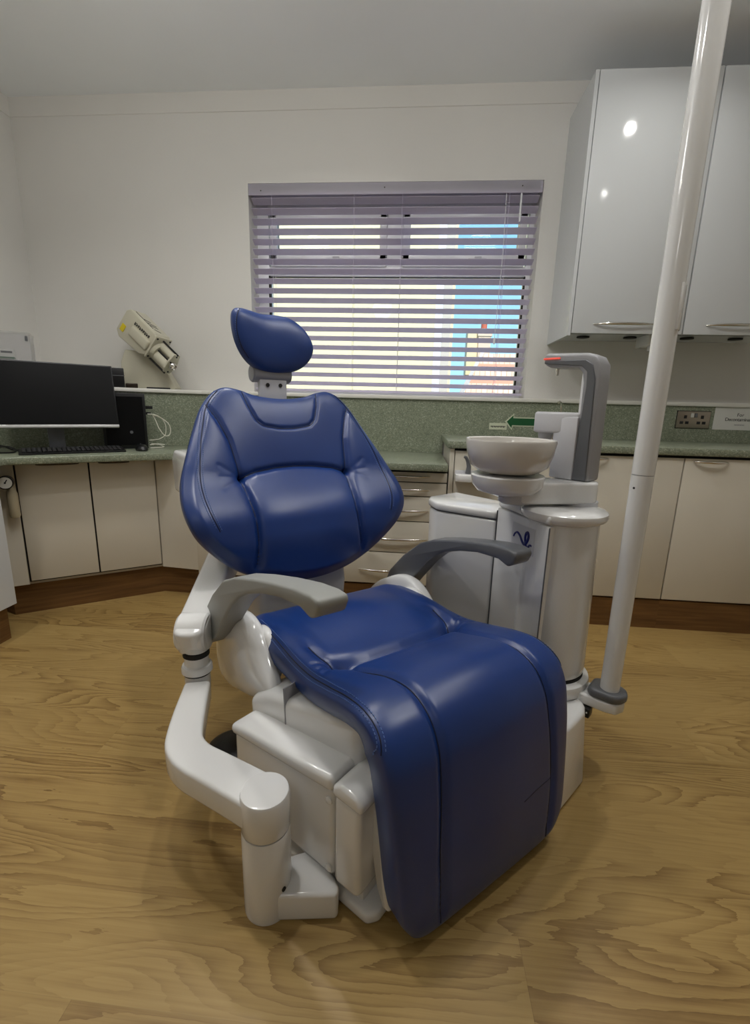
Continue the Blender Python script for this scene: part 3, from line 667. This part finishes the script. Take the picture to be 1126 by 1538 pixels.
# --- backrest: (x,s) on a plane leaning 20 degrees, wings curved forward
def S(z): return (z-.80)/cs
half = [(0, 1.086), (.09, 1.094), (.15, 1.112), (.20, 1.118), (.245, 1.098), (.29, 1.045), (.327, .97), (.362, .89), (.393, .81), (.405, .74), (.398, .68), (.372, .628), (.318, .575), (.25, .528), (.17, .492), (.085, .472)]
out = [(x, S(z)) for x, z in half] + [(0, S(.466))] + [(-x, S(z)) for x, z in half[:0:-1]]
seamL = [(-.20, .537), (-.192, .60), (-.19, .68), (-.195, .745), (-.203, .812)]
arch = [(-.203, .812), (-.15, .831), (-.07, .843), (0, .846), (.07, .843), (.15, .831), (.203, .812)]
upS = [(-.203, .812), (-.209, .864), (-.22, .935), (-.245, 1.005), (-.273, 1.056)]
tagS = [(-.143, 1.103), (-.132, 1.055), (-.112, 1.005), (-.088, .985), (-.03, .976), (.03, .976), (.088, .985), (.112, 1.005), (.132, 1.055), (.143, 1.103)]
toS = lambda L: np.array([(x, S(z)) for x, z in L])
mir = lambda L: [(-x, z) for x, z in L]
sL, sA, sU, sT = map(toS, (seamL, arch, upS, tagS)); sLr, sUr = toS(mir(seamL)), toS(mir(upS))
lumb_poly = np.vstack([sL, sA[1:], sLr[::-1][1:]])
lumb_poly = np.vstack([lumb_poly, [[.20, S(.45)], [-.20, S(.45)]]])
def xseam(s):
    K = np.vstack([sL, sU[1:], [[-.29, S(1.10)], [-.30, S(1.2)]]]); return np.interp(s, K[:, 1], -K[:, 0])
def archs(x):
    return np.interp(np.abs(x), sA[3:, 0], sA[3:, 1])
def back_detail(x, s, P, r):
    g = np.zeros(len(x))
    for L, dep, w in ((sL, .010, .009), (sLr, .010, .009), (sA, .010, .009), (sU, .008, .008), (sUr, .008, .008), (sT, .005, .006)):
        d = polydist(P, L); g -= dep*np.exp(-(d/w)**2)
    for px_ in (-.203, .203):   # puckered corners where the seams meet
        d2 = np.hypot(x-px_, s-S(.812)); g -= .010*np.exp(-(d2/.022)**2)
        for k in range(3):
            a = np.array([px_, S(.812)]); b2 = a+np.array([math.copysign(.07, px_), .045-.04*k]); g -= .0014*np.exp(-(polydist(P, [a, b2])/.007)**2)
    bx = np.sqrt(np.clip(1-(np.abs(x)/xseam(s))**2, 0, 1)); bs = 1-np.exp(-np.clip(archs(x)-s, 0, 1)/.05)
    g += .034*bx*bs*(s < archs(x))
    dx = np.abs(x)-xseam(s); g += .012*(1-np.exp(-np.clip(dx, 0, 1)/.02))
    return g
def back_map(x, s, h):
    x = np.asarray(x, float); s = np.asarray(s, float); h = np.asarray(h, float)
    fwd = .055*np.clip(np.abs(x)/.4, 0, 1.1)**2*sstep(S(1.12), S(.80), s)*(1-.5*sstep(S(.66), S(.47), s)) + .055*sstep(S(.84), S(.66), s)*(1-.6*sstep(S(.62), S(.47), s))
    hh = h+fwd-.03
    return np.stack([x, .4927+s*sn-hh*cs, .80+s*cs+hh*sn], 1)
bp_ = Pillow(out, (0, S(.80)), .035, .075, 3.6, back_map, back_detail, 360)
br = bp_.mesh(95).build('backrest', 'leather', ch, sharp=75)
pm = MB()
for L in (seamL, arch, upS, mir(seamL), mir(upS), tagS): bp_.line(pm, toS(L), .0017, .0002)  # dark navy tubes stand in for the shadow inside the seam grooves
pm.build('seam_shade_piping', 'seam', br)
# side welt with twin stitching, on the border of both wings
wl = [(.225, 1.104), (.268, 1.056), (.300, .975), (.327, .88), (.342, .79), (.338, .715), (.318, .65)]
pm = MB(); sm = MB()
for sg in (1, -1):
    L = np.array([(sg*x, S(z)) for x, z in wl]); bp_.line(pm, L, .0016, .0004)
    for o_ in (-.008, .008):
        bp_.stitches(sm, L+np.array([[sg*o_, o_*.3]]), .0011, .0006)
pm.build('seam_shade_piping', 'seam', br); sm.build('stitching', 'thread', br)
# white shell at the back
sh_map = lambda x, s, h: back_map(x, s, np.asarray(h)-.085)
Pillow([(x*.93, S(.8)+(s-S(.8))*.95) for x, s in out], (0, S(.80)), .012, .035, 4, sh_map, None, 200).mesh(16).build('back_shell', 'white', ch, sharp=60)
# stem under the backrest
MB().prism([(.52, .20), (.60, .24), (.545, .62), (.44, .60), (.40, .42), (.42, .24)], -.175, .165, 'x', bev=.03, seg=4).build('back_support', 'greyw', ch)
# --- headrest
hs_ = [(-.158, .03), (-.150, .072), (-.125, .083), (-.095, .083), (-.045, .078), (.02, .080), (.07, .072), (.115, .040), (.142, -.005), (.146, -.045), (.125, -.085), (.085, -.113), (.03, -.124), (-.03, -.124), (-.08, -.110), (-.12, -.078), (-.148, -.028)]
hs_ = [(x+.006, s) for x, s in hs_]
def head_map(x, s, h):
    tt = R(6); x = np.asarray(x, float); f = np.asarray(h)+.03*(x/.15)**2-.045
    return np.stack([x, .647+np.asarray(s)*math.sin(tt)-f*math.cos(tt), 1.30+np.asarray(s)*math.cos(tt)+f*math.sin(tt)], 1)
hp_ = Pillow(hs_, (0, -.02), .045, .05, 2.6, head_map, None, 220)
hd = hp_.mesh(40).build('headrest', 'leather', ch, sharp=75)
pm = MB(); hp_.line(pm, [(-.123, .078), (-.137, .05), (-.14, .0), (-.125, -.05), (-.10, -.085)], .0014, .0004); pm.build('seam_shade_piping', 'seam', hd)
sm = MB(); hp_.stitches(sm, [(-.129, .07), (-.142, .04), (-.144, .0), (-.13, -.045)], .0009, .0005); sm.build('stitching', 'thread', hd)
hb = MB().lathe([(.028, -.075), (.032, -.07), (.032, .07), (.028, .075)], 32, T=Matrix.Translation((.0, .70, 1.168)) @ Matrix.Rotation(R(90), 4, 'Y')).build('head_hinge', 'mgrey', ch)
MB().box((-.052, .676, 1.00), (.055, .70, 1.15), .004, 2, T=I4).build('head_bracket', 'greyw', ch)
MB().lathe([(.007, 0), (.007, .003)], 12, T=Matrix.Translation((-.022, .6755, 1.128)) @ Matrix.Rotation(R(90), 4, 'X')).lathe([(.007, 0), (.007, .003)], 12, T=Matrix.Translation((.028, .6755, 1.128)) @ Matrix.Rotation(R(90), 4, 'X')).build('bracket_screw', 'gap', hb)
# --- seat and leg rest in one pad folded over the knee
sp_ = catmull([(.305, .425), (.20, .432), (.06, .436), (-.06, .437), (-.14, .444), (-.22, .464), (-.30, .487), (-.365, .493), (-.42, .472), (-.455, .425), (-.472, .36), (-.484, .28), (-.495, .18), (-.505, .085), (-.509, .025)], 400, closed=False)
sd0 = np.r_[0, np.cumsum(np.linalg.norm(np.diff(sp_, axis=0), axis=1))]; SL = sd0[-1]
tg = np.gradient(sp_, axis=0); tg /= np.linalg.norm(tg, axis=1)[:, None]
nr_ = np.stack([tg[:, 1], -tg[:, 0]], 1)
for _ in range(30): nr_[1:-1] = (nr_[:-2]+nr_[1:-1]*2+nr_[2:])/4
nr_ /= np.linalg.norm(nr_, axis=1)[:, None]
if nr_[0][1] < 0: nr_ = -nr_
def s_at(y): return float(np.interp(-y, -sp_[:, 0], sd0))
sc1 = s_at(-.13); sk = s_at(-.41)
def seat_map(x, s, h):
    s = np.asarray(s, float); h = np.asarray(h, float); h = np.where(h < 0, h*(.72+.98*sstep(sk-.06, sk+.03, s)), h)-.035
    y = np.interp(s, sd0, sp_[:, 0]); z = np.interp(s, sd0, sp_[:, 1]); ny = np.interp(s, sd0, nr_[:, 0]); nz2 = np.interp(s, sd0, nr_[:, 1])
    return np.stack([np.asarray(x, float), y+ny*h, z+nz2*h], 1)
so = [(-.22, .0), (-.10, -.004), (0, -.005), (.10, -.004), (.22, .0), (.262, .02), (.282, .08), (.285, .2), (.280, .35), (.281, .5), (.281, sk-.08), (.280, sk), (.275, sk+.1), (.268, sk+.22), (.256, SL-.09), (.238, SL-.035), (.20, SL-.006), (.1, SL), (0, SL), (-.1, SL)]
so += [(-x, s) for x, s in so[5:18]][::-1]
so = [p for i, p in enumerate(so)]
so = so[:20] + [(-.20, SL-.006), (-.238, SL-.035), (-.256, SL-.09), (-.268, sk+.22), (-.275, sk+.1), (-.280, sk), (-.281, sk-.08), (-.281, .5), (-.280, .35), (-.285, .2), (-.282, .08), (-.262, .02)]
hipx = .185
crease = [(-hipx, sc1-.0), (-.10, sc1+.012), (0, sc1+.016), (.10, sc1+.012), (hipx, sc1)]
legS = [(hipx, sc1), (.175, sc1+.06), (.172, sc1+.16), (.178, sk+.05), (.186, sk+.2), (.19, sk+.30), (.185, SL-.02)]
hipS = [(hipx, sc1), (.205, sc1-.05), (.215, sc1-.11), (.205, sc1-.2)]
mirs = lambda L: [(-x+.022*float(sstep(sc1, sc1+.2, s)), s) for x, s in L]
SEA = [np.array(L) for L in (crease, legS, mirs(legS), hipS, mirs(hipS))]
def seat_detail(x, s, P, r):
    g = np.zeros(len(x))
    for L, dep, w in ((SEA[0], .022, .020), (SEA[1], .010, .010), (SEA[2], .010, .010), (SEA[3], .012, .014), (SEA[4], .012, .014)):
        d = polydist(P, L); f = np.ones(len(x))
        if L is SEA[3] or L is SEA[4]: f = sstep(sc1-.17, sc1-.05, s)
        g -= dep*f*np.exp(-(d/w)**2)
    for sg in (-1, 1):
        d2 = np.hypot(x-sg*hipx, s-sc1); g -= .016*np.exp(-(d2/.03)**2)
        for k in range(3):   # small gathers
            a = np.array([sg*hipx, sc1]); b2 = np.array([sg*(hipx+.06), sc1-.03+.03*k]); g -= .004*np.exp(-(polydist(P, [a, b2])/.006)**2)
    g += .034*np.exp(-((x/.20)**2+((s-sc1+.21)/.15)**2))                       # seat bulge
    g += .012*sstep(.17, .24, np.abs(x))*sstep(sk, sc1, s)                       # side bolsters
    g += .010*np.exp(-(x/.13)**2)*sstep(sc1+.03, sc1+.12, s)*sstep(SL, SL-.2, s)
    return g
sp2 = Pillow(so, (0, SL*.5), .040, .048, 4.5, seat_map, seat_detail, 420)
se = sp2.mesh(110).build('seat', 'leather', ch, sharp=75)
pm = MB()
for L in (legS, mirs(legS), crease): sp2.line(pm, L, .0016, .0002, 120)  # groove shade put in as dark tubes along seat seams and crease
sp2.line(pm, hipS[:3], .0016, .0002); sp2.line(pm, mirs(hipS[:3]), .0016, .0002)
sp2.line(pm, [(.07, sk+.288), (.13, sk+.283), (.187, sk+.283)], .0008, .0001)
pm.build('seam_shade_piping', 'seam', se)
pm = MB()
for sg in (1, -1):
    sm = MB()
    L = np.array([(sg*.262, .10), (sg*.266, .25), (sg*.266, .45), (sg*.266, sk-.06), (sg*.268, sk+.0), (sg*.276, sk+.04)])
    sp2.line(pm, L, .0015, .0004); sp2.stitches(sm, L+np.array([[sg*-.007, 0]]), .0011, .0008); sp2.stitches(sm, L+np.array([[sg*.006, 0]]), .0011, .0008)
    sm.build('stitching', 'thread', se)
pm.build('seam_shade_piping', 'seam', se)
# white backing behind the leg pad
MB().prism([(-.352, .40), (-.352, .26), (-.362, .16), (-.385, .075), (-.41, .045), (-.43, .055), (-.41, .14), (-.40, .26), (-.40, .40)], -.246, .246, 'x', bev=.006, seg=2).build('leg_shell', 'white', ch)
# --- arm rests
ap = [(.40, .325), (.385, .36), (.345, .445), (.26, .53), (.165, .602), (.09, .634), (.0, .658), (-.1, .680), (-.19, .696), (-.25, .701), (-.276, .698), (-.280, .685), (-.270, .662), (-.250, .651), (-.215, .662), (-.13, .655), (-.05, .636), (.02, .612), (.07, .585), (.12, .545), (.18, .48), (.24, .41), (.31, .355), (.36, .33)]
pod = catmull([(.45, .31), (.38, .39), (.30, .44), (.235, .468), (.17, .470), (.115, .448), (.06, .40), (.005, .352), (.01, .32), (.10, .265), (.20, .225), (.34, .18), (.43, .18), (.46, .23)], 60)
tong = catmull([(.23, .36), (.20, .425), (.15, .452), (.10, .445), (.06, .40), (.045, .35), (.10, .31), (.2, .31)], 40)
for sg, mm in ((-1, 'armtop'), (1, 'dgrey')):
    a = MB().prism(ap, -.030, .030, 'x', bev=.009, seg=3, sharp=35)
    a.v = [(v[0]*(1.12-.25*v[1])+sg*float(np.interp(v[1], [-.3, .16, .4], [.287, .34, .35])), v[1], v[2]) for v in a.v]
    a = a.build('armrest', mm, ch, sharp=50)
    if sg > 0: a['label'] = 'darker grey far armrest'
    pmap = lambda y, z, h, b=.292: np.stack([sg*(b+np.asarray(h, float)), np.asarray(y, float), np.asarray(z, float)], 1)
    Pillow(pod, (.22, .32), .046, .03, 3.2, pmap, None, 160).mesh(24).build('arm_mount', 'white', ch, sharp=70)
    Pillow(tong, (.14, .38), .028, .02, 2.6, lambda y, z, h: pmap(y, z, h, .268), None, 120).mesh(16).build('arm_mount', 'white', ch, sharp=70)
# --- lift: its axis is swung a further 17 degrees from the seat
LB = Matrix.Translation((-.311, -.316, 0)) @ Matrix.Rotation(R(17), 4, 'Z')
MB().prism([(-.012, .415), (.20, .372), (.30, .352), (.365, .315), (.36, .255), (.30, .222), (.24, .214), (.02, .272), (-.012, .285)], .066, .40, 'x', bev=.022, seg=4, T=LB).build('seat_carrier', 'white', ch)
MB().prism([(.212, .205), (.215, .205), (.224, .40), (.221, .40)], .0645, .40, 'x', T=LB).build('carrier_seam', 'mgrey', ch)
body = MB().prism([(.004, .066), (.34, .066), (.34, .262), (.004, .29)], .004, .40, 'x', bev=.012, seg=3, T=LB).build('base_cover', 'white', ch)
MB().prism([(-.07, .066), (.0, .066), (.0, .29), (-.07, .285)], .0, .40, 'x', bev=.014, seg=4, T=LB).build('base_front', 'white', ch)
MB().prism([(-.078, .283), (.0, .288), (.0, .312), (-.02, .325), (-.066, .318), (-.08, .303)], -.005, .405, 'x', bev=.009, seg=3, T=LB).prism([(.002, .288), (.345, .258), (.345, .286), (.30, .297), (.002, .326)], -.004, .405, 'x', bev=.012, seg=3, T=LB).build('base_rim', 'white', ch)
MB().lathe([(.009, 0), (.009, .003), (.005, .006)], 14, T=LB @ Matrix.Translation((.004, .014, .262)) @ Matrix.Rotation(R(-90), 4, 'Y')).lathe([(.009, 0), (.009, .003), (.005, .006)], 14, T=LB @ Matrix.Translation((.004, .014, .088)) @ Matrix.Rotation(R(-90), 4, 'Y')).build('cover_screws', 'white', body)
MB().prism([(.012, -.085), (.035, -.102), (.37, -.102), (.39, -.08), (.39, .33), (.012, .33)], 0, .03, 'z', bev=.010, seg=3, T=LB).prism([(.03, -.06), (.37, -.06), (.37, .32), (.03, .32)], .02, .07, 'z', bev=.004, seg=2, T=LB).build('floor_plate', 'white', ch)
# --- delivery arm bolted to the base
PC = Vector((-.423, -.232, 0))
TP = Matrix.Translation(PC)
po = MB().lathe([(.0495, 0), (.0505, .006), (.0505, .199), (.049, .203)], 48, T=TP)
po.prism([(-.435, -.274), (-.318, -.348), (-.305, -.335), (-.300, -.23), (-.405, -.20)], 0, .068, 'z', bev=.008, seg=3)
post = po.build('arm_post', 'white', ch, sharp=45)
MB().lathe([(.005, 0), (.005, .003)], 12, T=TP @ Matrix.Rotation(R(-72), 4, 'Z') @ Matrix.Translation((.0495, 0, .075)) @ Matrix.Rotation(R(90), 4, 'Y')).build('bolt_hole', 'gap', post)
pth = catmull([(-.423, -.232), (-.455, -.165), (-.490, -.095), (-.516, -.04), (-.523, .01), (-.510, .06), (-.478, .14), (-.432, .245)], 40, closed=False)
td = np.gradient(pth, axis=0); td /= np.linalg.norm(td, axis=1)[:, None]; nd = np.stack([-td[:, 1], td[:, 0]], 1)
wd = np.interp(np.linspace(0, 1, 40), [0, .45, .75, 1], [.047, .044, .040, .035])[:, None]
pl = [tuple(p) for p in pth+nd*wd] + [tuple(p) for p in (pth-nd*wd)[::-1]]
MB().prism(pl, .219, .285, 'z', bev=.010, seg=3, sharp=40).build('lower_arm', 'white', post, sharp=45)
MB().lathe([(.048, .205), (.0505, .209), (.0505, .284), (.048, .290), (.043, .2915)], 48, T=TP).build('arm_knuckle', 'white', post)
PV = Vector((-.424, .277, -.052))
MB().lathe([(.034, .25), (.036, .33), (.036, .345), (.038, .348), (.043, .352), (.043, .366), (.040, .372), (.034, .374), (.033, .45)], 40, T=Matrix.Translation(PV)).build('pivot_collar', 'white', post)
MB().lathe([(.0365, .344), (.0385, .345), (.0385, .349), (.0365, .350)], 40, T=Matrix.Translation(PV)).build('pivot_gap', 'gap', post)
P0 = Vector((-.420, .295, .412)); P1 = Vector((-.252, .545, .527)); dr = (P1-P0).normalized()
sx_ = dr.cross(Vector((0, 0, 1))).normalized(); uz = sx_.cross(dr)
TA = axes(P0, sx_, dr, uz); Lg = (P1-P0).length
ua = MB().prism([(-.044, -.02), (-.040, -.045), (-.02, -.058), (.02, -.058), (.040, -.045), (.044, -.02), (.046, Lg), (.03, Lg+.03), (-.03, Lg+.03), (-.046, Lg)], -.045, .045, 'z', bev=.024, seg=5, T=TA)
ua.build('upper_arm', 'white', post, sharp=50)
MB().lathe([(.05, -.042), (.055, -.036), (.055, .036), (.05, .042)], 36, T=Matrix.Translation(P0) @ Matrix.Rotation(math.atan2(sx_.y, sx_.x), 4, 'Z') @ Matrix.Rotation(R(90), 4, 'Y')).build('arm_elbow', 'white', post)
MB().lathe([(.030, .345), (.037, .350), (.037, .362), (.030, .368)], 32, T=Matrix.Translation((PV.x, PV.y, 0))).build('elbow_slot', 'gap', post)
MB().tube([(-.252, .545, .527), (-.25, .58, .60), (-.26, .62, .68), (-.25, .66, .74)], .03, 16).build('tray_link', 'white', post)
MB().prism([(.64, .725), (.86, .725), (.88, .85), (.84, .885), (.66, .885), (.62, .86)], -.332, -.02, 'x', bev=.014, seg=3).build('tray_head', 'white', post)

# foot control behind the chair base
fc = thing('foot_control', 'black foot pedal with grey rim on the floor behind the chair base', 'pedal', (-.50, 1.165, 0), R(20))
MB().lathe([(.10, 0), (.105, .01), (.10, .02), (.08, .028)], 36).build('rim', 'mgrey', fc)
MB().lathe([(.085, .02), (.083, .045), (.06, .06), (.01, .063)], 36).build('pedal', 'black', fc)

# ------------------------------------------------------------------ cuspidor unit
UC = Vector((.44, 1.353, 0))
cu = thing('cuspidor_unit', 'white dental water unit with round spittoon bowl and tall pole beside the chair', 'dental unit', tuple(UC), CA)
def inv(p): 
    p = Vector(p)-UC; c3, s3 = math.cos(CA), math.sin(CA); return Vector((p.x*c3+p.y*s3, -p.x*s3+p.y*c3, p.z))
Wl = Matrix.Rotation(-CA, 4, 'Z') @ Matrix.Translation(-UC)                 # world -> unit coordinates
MB().lathe([(.104, .29), (.109, .296), (.110, .32), (.100, .76)], 64).build('column', 'white', cu)
pnl = [(-.116, -.038), (-.036, .2095), (.10, .209), (.09, -.05)]
b1 = MB().prism(pnl, .27, .752, 'z', bev=.005, seg=2).build('side_panel', 'white', cu)
tnk = [(-.037, .2105), (-.100, .385), (-.108, .42), (-.085, .48), (-.055, .51), (.10, .53), (.13, .2105)]
b2 = MB().prism(tnk, .26, .708, 'z', bev=.010, seg=3).build('tank_box', 'white', cu)
tl = [(-.039, .2105), (-.106, .384), (-.114, .42), (-.089, .484), (-.057, .516), (.10, .536), (.13, .2105)]
MB().prism(tl, .711, .738, 'z', bev=.009, seg=3).build('tank_lid', 'white', cu)
MB().prism([(-.0368, .2091), (-.0376, .2109), (.1, .2109), (.1, .2091)], .27, .742, 'z').prism([(x*.997+.002, y) for x, y in tnk], .707, .712, 'z').build('panel_gap', 'dgrey', b2)
MB().box((-.1172, -.0392, .29), (-.114, -.0365, .75)).build('panel_gap', 'dgrey', b1)
lid = MB().lathe([(.103, .755), (.116, .762), (.121, .772), (.119, .783), (.110, .790), (.08, .793)], 64)
lid.prism([(-.121, -.04), (-.040, .209), (.10, .209), (.10, -.03)], .755, .786, 'z', bev=.012, seg=3); lid.build('column_rim', 'white', cu)
# plaque and swirl
fa = Vector((-.080, -.2475, 0)).normalized(); TL = axes((-.116+.080*.42-.0012, -.038+.2475*.42, .692), fa, (0, 0, 1), (fa.y, -fa.x, 0)) @ Matrix.Scale(1.5, 4)
pq = MB().box((-.038, -.028, 0), (.036, .026, .002), .001, 1, T=TL).build('plaque', 'plaque', b1)
sw = catmull([(-.030, -.004), (-.026, .003), (-.018, .007), (-.008, .002), (.0, -.007), (.008, -.011), (.015, -.004), (.019, .006), (.017, .014), (.012, .014), (.009, .006), (.010, -.004), (.014, -.013), (.020, -.013), (.024, -.008), (.030, -.008)], 90, closed=False)
MB().tube([(x, y, .0022) for x, y in sw], [.0017+.0012*math.sin(3.1*i/90) for i in range(90)], 8, T=TL).build('swirl_mark', 'logo', pq)
MB().lathe([(.09, .215), (.105, .22), (.124, .24), (.128, .266), (.125, .275), (.11, .282)], 56).build('base_ring', 'white', cu)
MB().lathe([(.1065, .281), (.1085, .282), (.1085, .291), (.1065, .292)], 56).build('ring_gap', 'gap', cu)
# foot
ft = MB(); 
fp0 = [(-.27, -.20), (-.245, -.222), (-.10, -.20), (-.062, -.178), (-.032, -.145), (-.03, .05), (-.27, .05)]
bm_ = [(x, y) for x, y in fp0]
ft.prism([(x+.0627, y+.014) for x, y in bm_], .0, .235, 'z', bev=.03, seg=5, taper=.78); ft.build('foot', 'white', cu)
MB().tube([(-.14, -.12, .18), (-.14, -.12, .26)], .035, 20).build('neck', 'greyw', cu)
# collar, bowl and tower (turned towards the picture's left)
bc = Vector((.272, 1.355, 0)); tc_ = Vector((.508, 1.41, 0)); dv = (tc_-bc).normalized(); nv = Vector((-dv.y, dv.x, 0))
cl_ = MB(); P = []
for a in np.linspace(R(-90), R(90), 13): P.append(tc_ + dv*(.055*math.cos(a)-.02) + nv*(.06*math.sin(a)))
for a in np.linspace(R(90), R(270), 13): P.append(bc + dv*(.05+.06*math.cos(a)) + nv*(.055*math.sin(a)))
cl_.prism([(p.x, p.y) for p in P], .80, .862, 'z', bev=.008, seg=3, T=Wl).build('swing_arm', 'white', cu)
MB().lathe([(.05, .788), (.062, .79), (.062, .803)], 40, T=Wl @ Matrix.Translation(tc_-dv*.02)).build('swing_collar', 'greyw', cu)
bowl = MB().lathe([(.04, .885), (.085, .888), (.108, .905), (.120, .94), (.126, .975), (.124, .980), (.119, .977), (.112, .945), (.09, .912), (.04, .90), (.012, .898)], 64, T=Wl @ Matrix.Translation(bc)).build('spittoon_bowl', 'ceramic', cu)
MB().lathe([(.03, .815), (.05, .822), (.085, .832), (.100, .850), (.104, .876), (.100, .880), (.06, .882)], 56, T=Wl @ Matrix.Translation(bc)).build('bowl_tray', 'white', cu)
MB().lathe([(.042, .795), (.05, .80), (.05, .822)], 30, T=Wl @ Matrix.Translation(bc+dv*.03)).build('drain_collar', 'greyw', cu)
tv = Vector((math.cos(R(-44)), math.sin(R(-44)), 0)); tn = Vector((-tv.y, tv.x, 0)); TT = Wl @ axes(tc_, tv, tn, (0, 0, 1))
MB().prism([(-.10, -.03), (-.02, -.045), (-.02, .04), (-.10, .03)], .862, 1.045, 'z', bev=.006, seg=2, T=TT).build('tower_housing', 'greyw', cu)
tw = [(-.022, .862), (.026, .862), (.022, 1.15), (.020, 1.19), (.006, 1.212), (-.02, 1.222), (-.147, 1.228), (-.152, 1.215), (-.150, 1.196), (-.130, 1.186), (-.045, 1.182), (-.03, 1.17), (-.024, 1.14)]
MB().prism(tw, -.036, .036, 'y', bev=.009, seg=3, T=TT, sharp=40).build('tower', 'mgrey', cu)
MB().prism([(-.023, .864), (.020, .864), (.012, 1.15), (.0, 1.19), (-.02, 1.203), (-.146, 1.206), (-.146, 1.197), (-.03, 1.186), (-.014, 1.17), (-.012, 1.13)], -.0395, -.034, 'y', bev=.002, seg=1, T=TT).build('tower_trim', 'dgrey', cu)
MB().box((-.1505, -.039, 1.2085), (-.098, -.030, 1.2135), .001, 1, T=TT).build('red_lens', 'red', cu)
MB().lathe([(.004, 1.165), (.005, 1.19)], 12, T=TT @ Matrix.Translation((-.122, 0, 0))).build('cup_spout', 'chrome', cu)
MB().prism([(-.028, .99), (-.022, .99), (-.021, 1.165), (-.030, 1.165)], -.03, .03, 'y', T=TT).build('light_strip', 'upvc', cu)
MB().box((-.165, -.035, .995), (-.02, .035, 1.058), .008, 3, T=TT).build('handpiece_arm', 'greyw', cu)
MB().lathe([(.018, .972), (.022, .985), (.022, 1.0)], 20, T=TT @ Matrix.Translation((-.14, 0, 0))).build('holder', 'greyw', cu)
# pole, bracket and grey foot plate
pb_ = Vector((.592, 1.243, 0)); db = (pb_-UC).normalized(); nb_ = Vector((-db.y, db.x, 0))
TB = Wl @ axes(pb_, db, nb_, (0, 0, 1))
MB().prism([(-.13, -.040), (.0, -.040), (.032, -.032), (.045, 0), (.032, .032), (.0, .040), (-.13, .040)], .225, .258, 'z', bev=.006, seg=3, T=TB).build('pole_bracket', 'white', cu)
MB().prism([(-.038, -.042), (.02, -.041), (.04, -.028), (.05, 0), (.04, .028), (.02, .041), (-.038, .042), (-.052, .028), (-.052, -.028)], .258, .285, 'z', bev=.010, seg=4, T=TB).build('pole_plate', 'dgrey', cu)
pr_ = MB().lathe([(.0258, .27), (.0268, .9045)], 40, T=TB).lathe([(.0268, .9065), (.0278, 2.5), (.025, 2.51)], 40, T=TB).build('pole', 'white', cu)
MB().lathe([(.0255, .90), (.0262, .9055), (.0255, .911)], 40, T=TB).build('pole_joint', 'mgrey', pr_)
Tq = Wl @ axes(pb_, Vector((.80, -.60, 0)), Vector((.60, .80, 0)), (0, 0, 1))
MB().box((.018, -.015, 1.255), (.0288, .015, 1.36), .003, 2, T=Tq).build('pole_hatch', 'white', pr_)
MB().lathe([(.003, 0), (.003, .002)], 10, T=Wl @ Matrix.Translation(pb_) @ Matrix.Rotation(R(-150), 4, 'Z') @ Matrix.Translation((.0255, 0, .872)) @ Matrix.Rotation(R(90), 4, 'Y')).build('pole_screw', 'ink', pr_)
for dx, dy in ((-.105, -.045), (-.045, -.042)):
    k_ = MB().box((dx-.014, dy-.012, .195), (dx+.014, dy+.02, .225), .004, 2, T=TB).build('connector', 'black', cu)
    MB().lathe([(.0025, 0), (.0025, .002)], 8, T=TB @ Matrix.Translation((dx-.006, dy-.012, .213)) @ Matrix.Rotation(R(90), 4, 'X')).lathe([(.0025, 0), (.0025, .002)], 8, T=TB @ Matrix.Translation((dx+.006, dy-.012, .213)) @ Matrix.Rotation(R(90), 4, 'X')).build('pins', 'paper', k_)

# ------------------------------------------------------------------ light
def area(name, loc, size, power, col=(1, .93, .84), rot=(0, 0, 0), spread=150, shape='DISK', sy=None):
    l = bpy.data.lights.new(name, 'AREA'); l.shape = shape; l.size = size; l.energy = power; l.color = col; l.spread = R(spread)
    if sy: l.size_y = sy
    o = bpy.data.objects.new(name, l); COL.objects.link(o); o.location = loc; o.rotation_euler = rot; return o
for x, y, p in ((1.02, 2.015, 2.6), (-.45, 1.9, 5.5), (.92, 1.0, 5), (-.5, 1.0, 5), (-1.7, 1.1, 5.5)):
    area('downlight', (x, y, CZ-.012), .085, p, (1, .98, .94), spread=140)
for x, y, p in ((-1.0, 1.4, 12), (.5, 1.45, 9.5), (-.55, -1.1, 6)):  # added point lights for ambient fill, no fixture hangs here
    l = bpy.data.lights.new('fill_light', 'POINT'); l.energy = p; l.shadow_soft_size = .14; l.color = (1, .985, .955)
    o = bpy.data.objects.new('fill_light', l); COL.objects.link(o); o.location = (x, y, 2.44)
sun = bpy.data.lights.new('sun', 'SUN'); sun.energy = 5.2; sun.angle = R(.5); sun.color = (1, .96, .86)
so_ = bpy.data.objects.new('sun', sun); COL.objects.link(so_); so_.rotation_euler = Vector((-.3, 1, -.8)).to_track_quat('-Z', 'Y').to_euler()
w = bpy.data.worlds.new('world'); SC.world = w; w.use_nodes = True; nt = w.node_tree
bg = nt.nodes['Background']; tc = nt.nodes.new('ShaderNodeTexCoord'); spx = nt.nodes.new('ShaderNodeSeparateXYZ'); rp = nt.nodes.new('ShaderNodeValToRGB')
rp.color_ramp.elements[0].position = .0; rp.color_ramp.elements[0].color = lin((150, 196, 216)); rp.color_ramp.elements[1].position = .5; rp.color_ramp.elements[1].color = lin((96, 158, 206))
nt.links.new(tc.outputs['Generated'], spx.inputs[0]); nt.links.new(spx.outputs['Z'], rp.inputs[0]); nt.links.new(rp.outputs[0], bg.inputs['Color']); bg.inputs['Strength'].default_value = 2.0
SC.cycles.use_denoising = True
SC.cycles.max_bounces = 8; SC.cycles.diffuse_bounces = 4; SC.cycles.transparent_max_bounces = 12
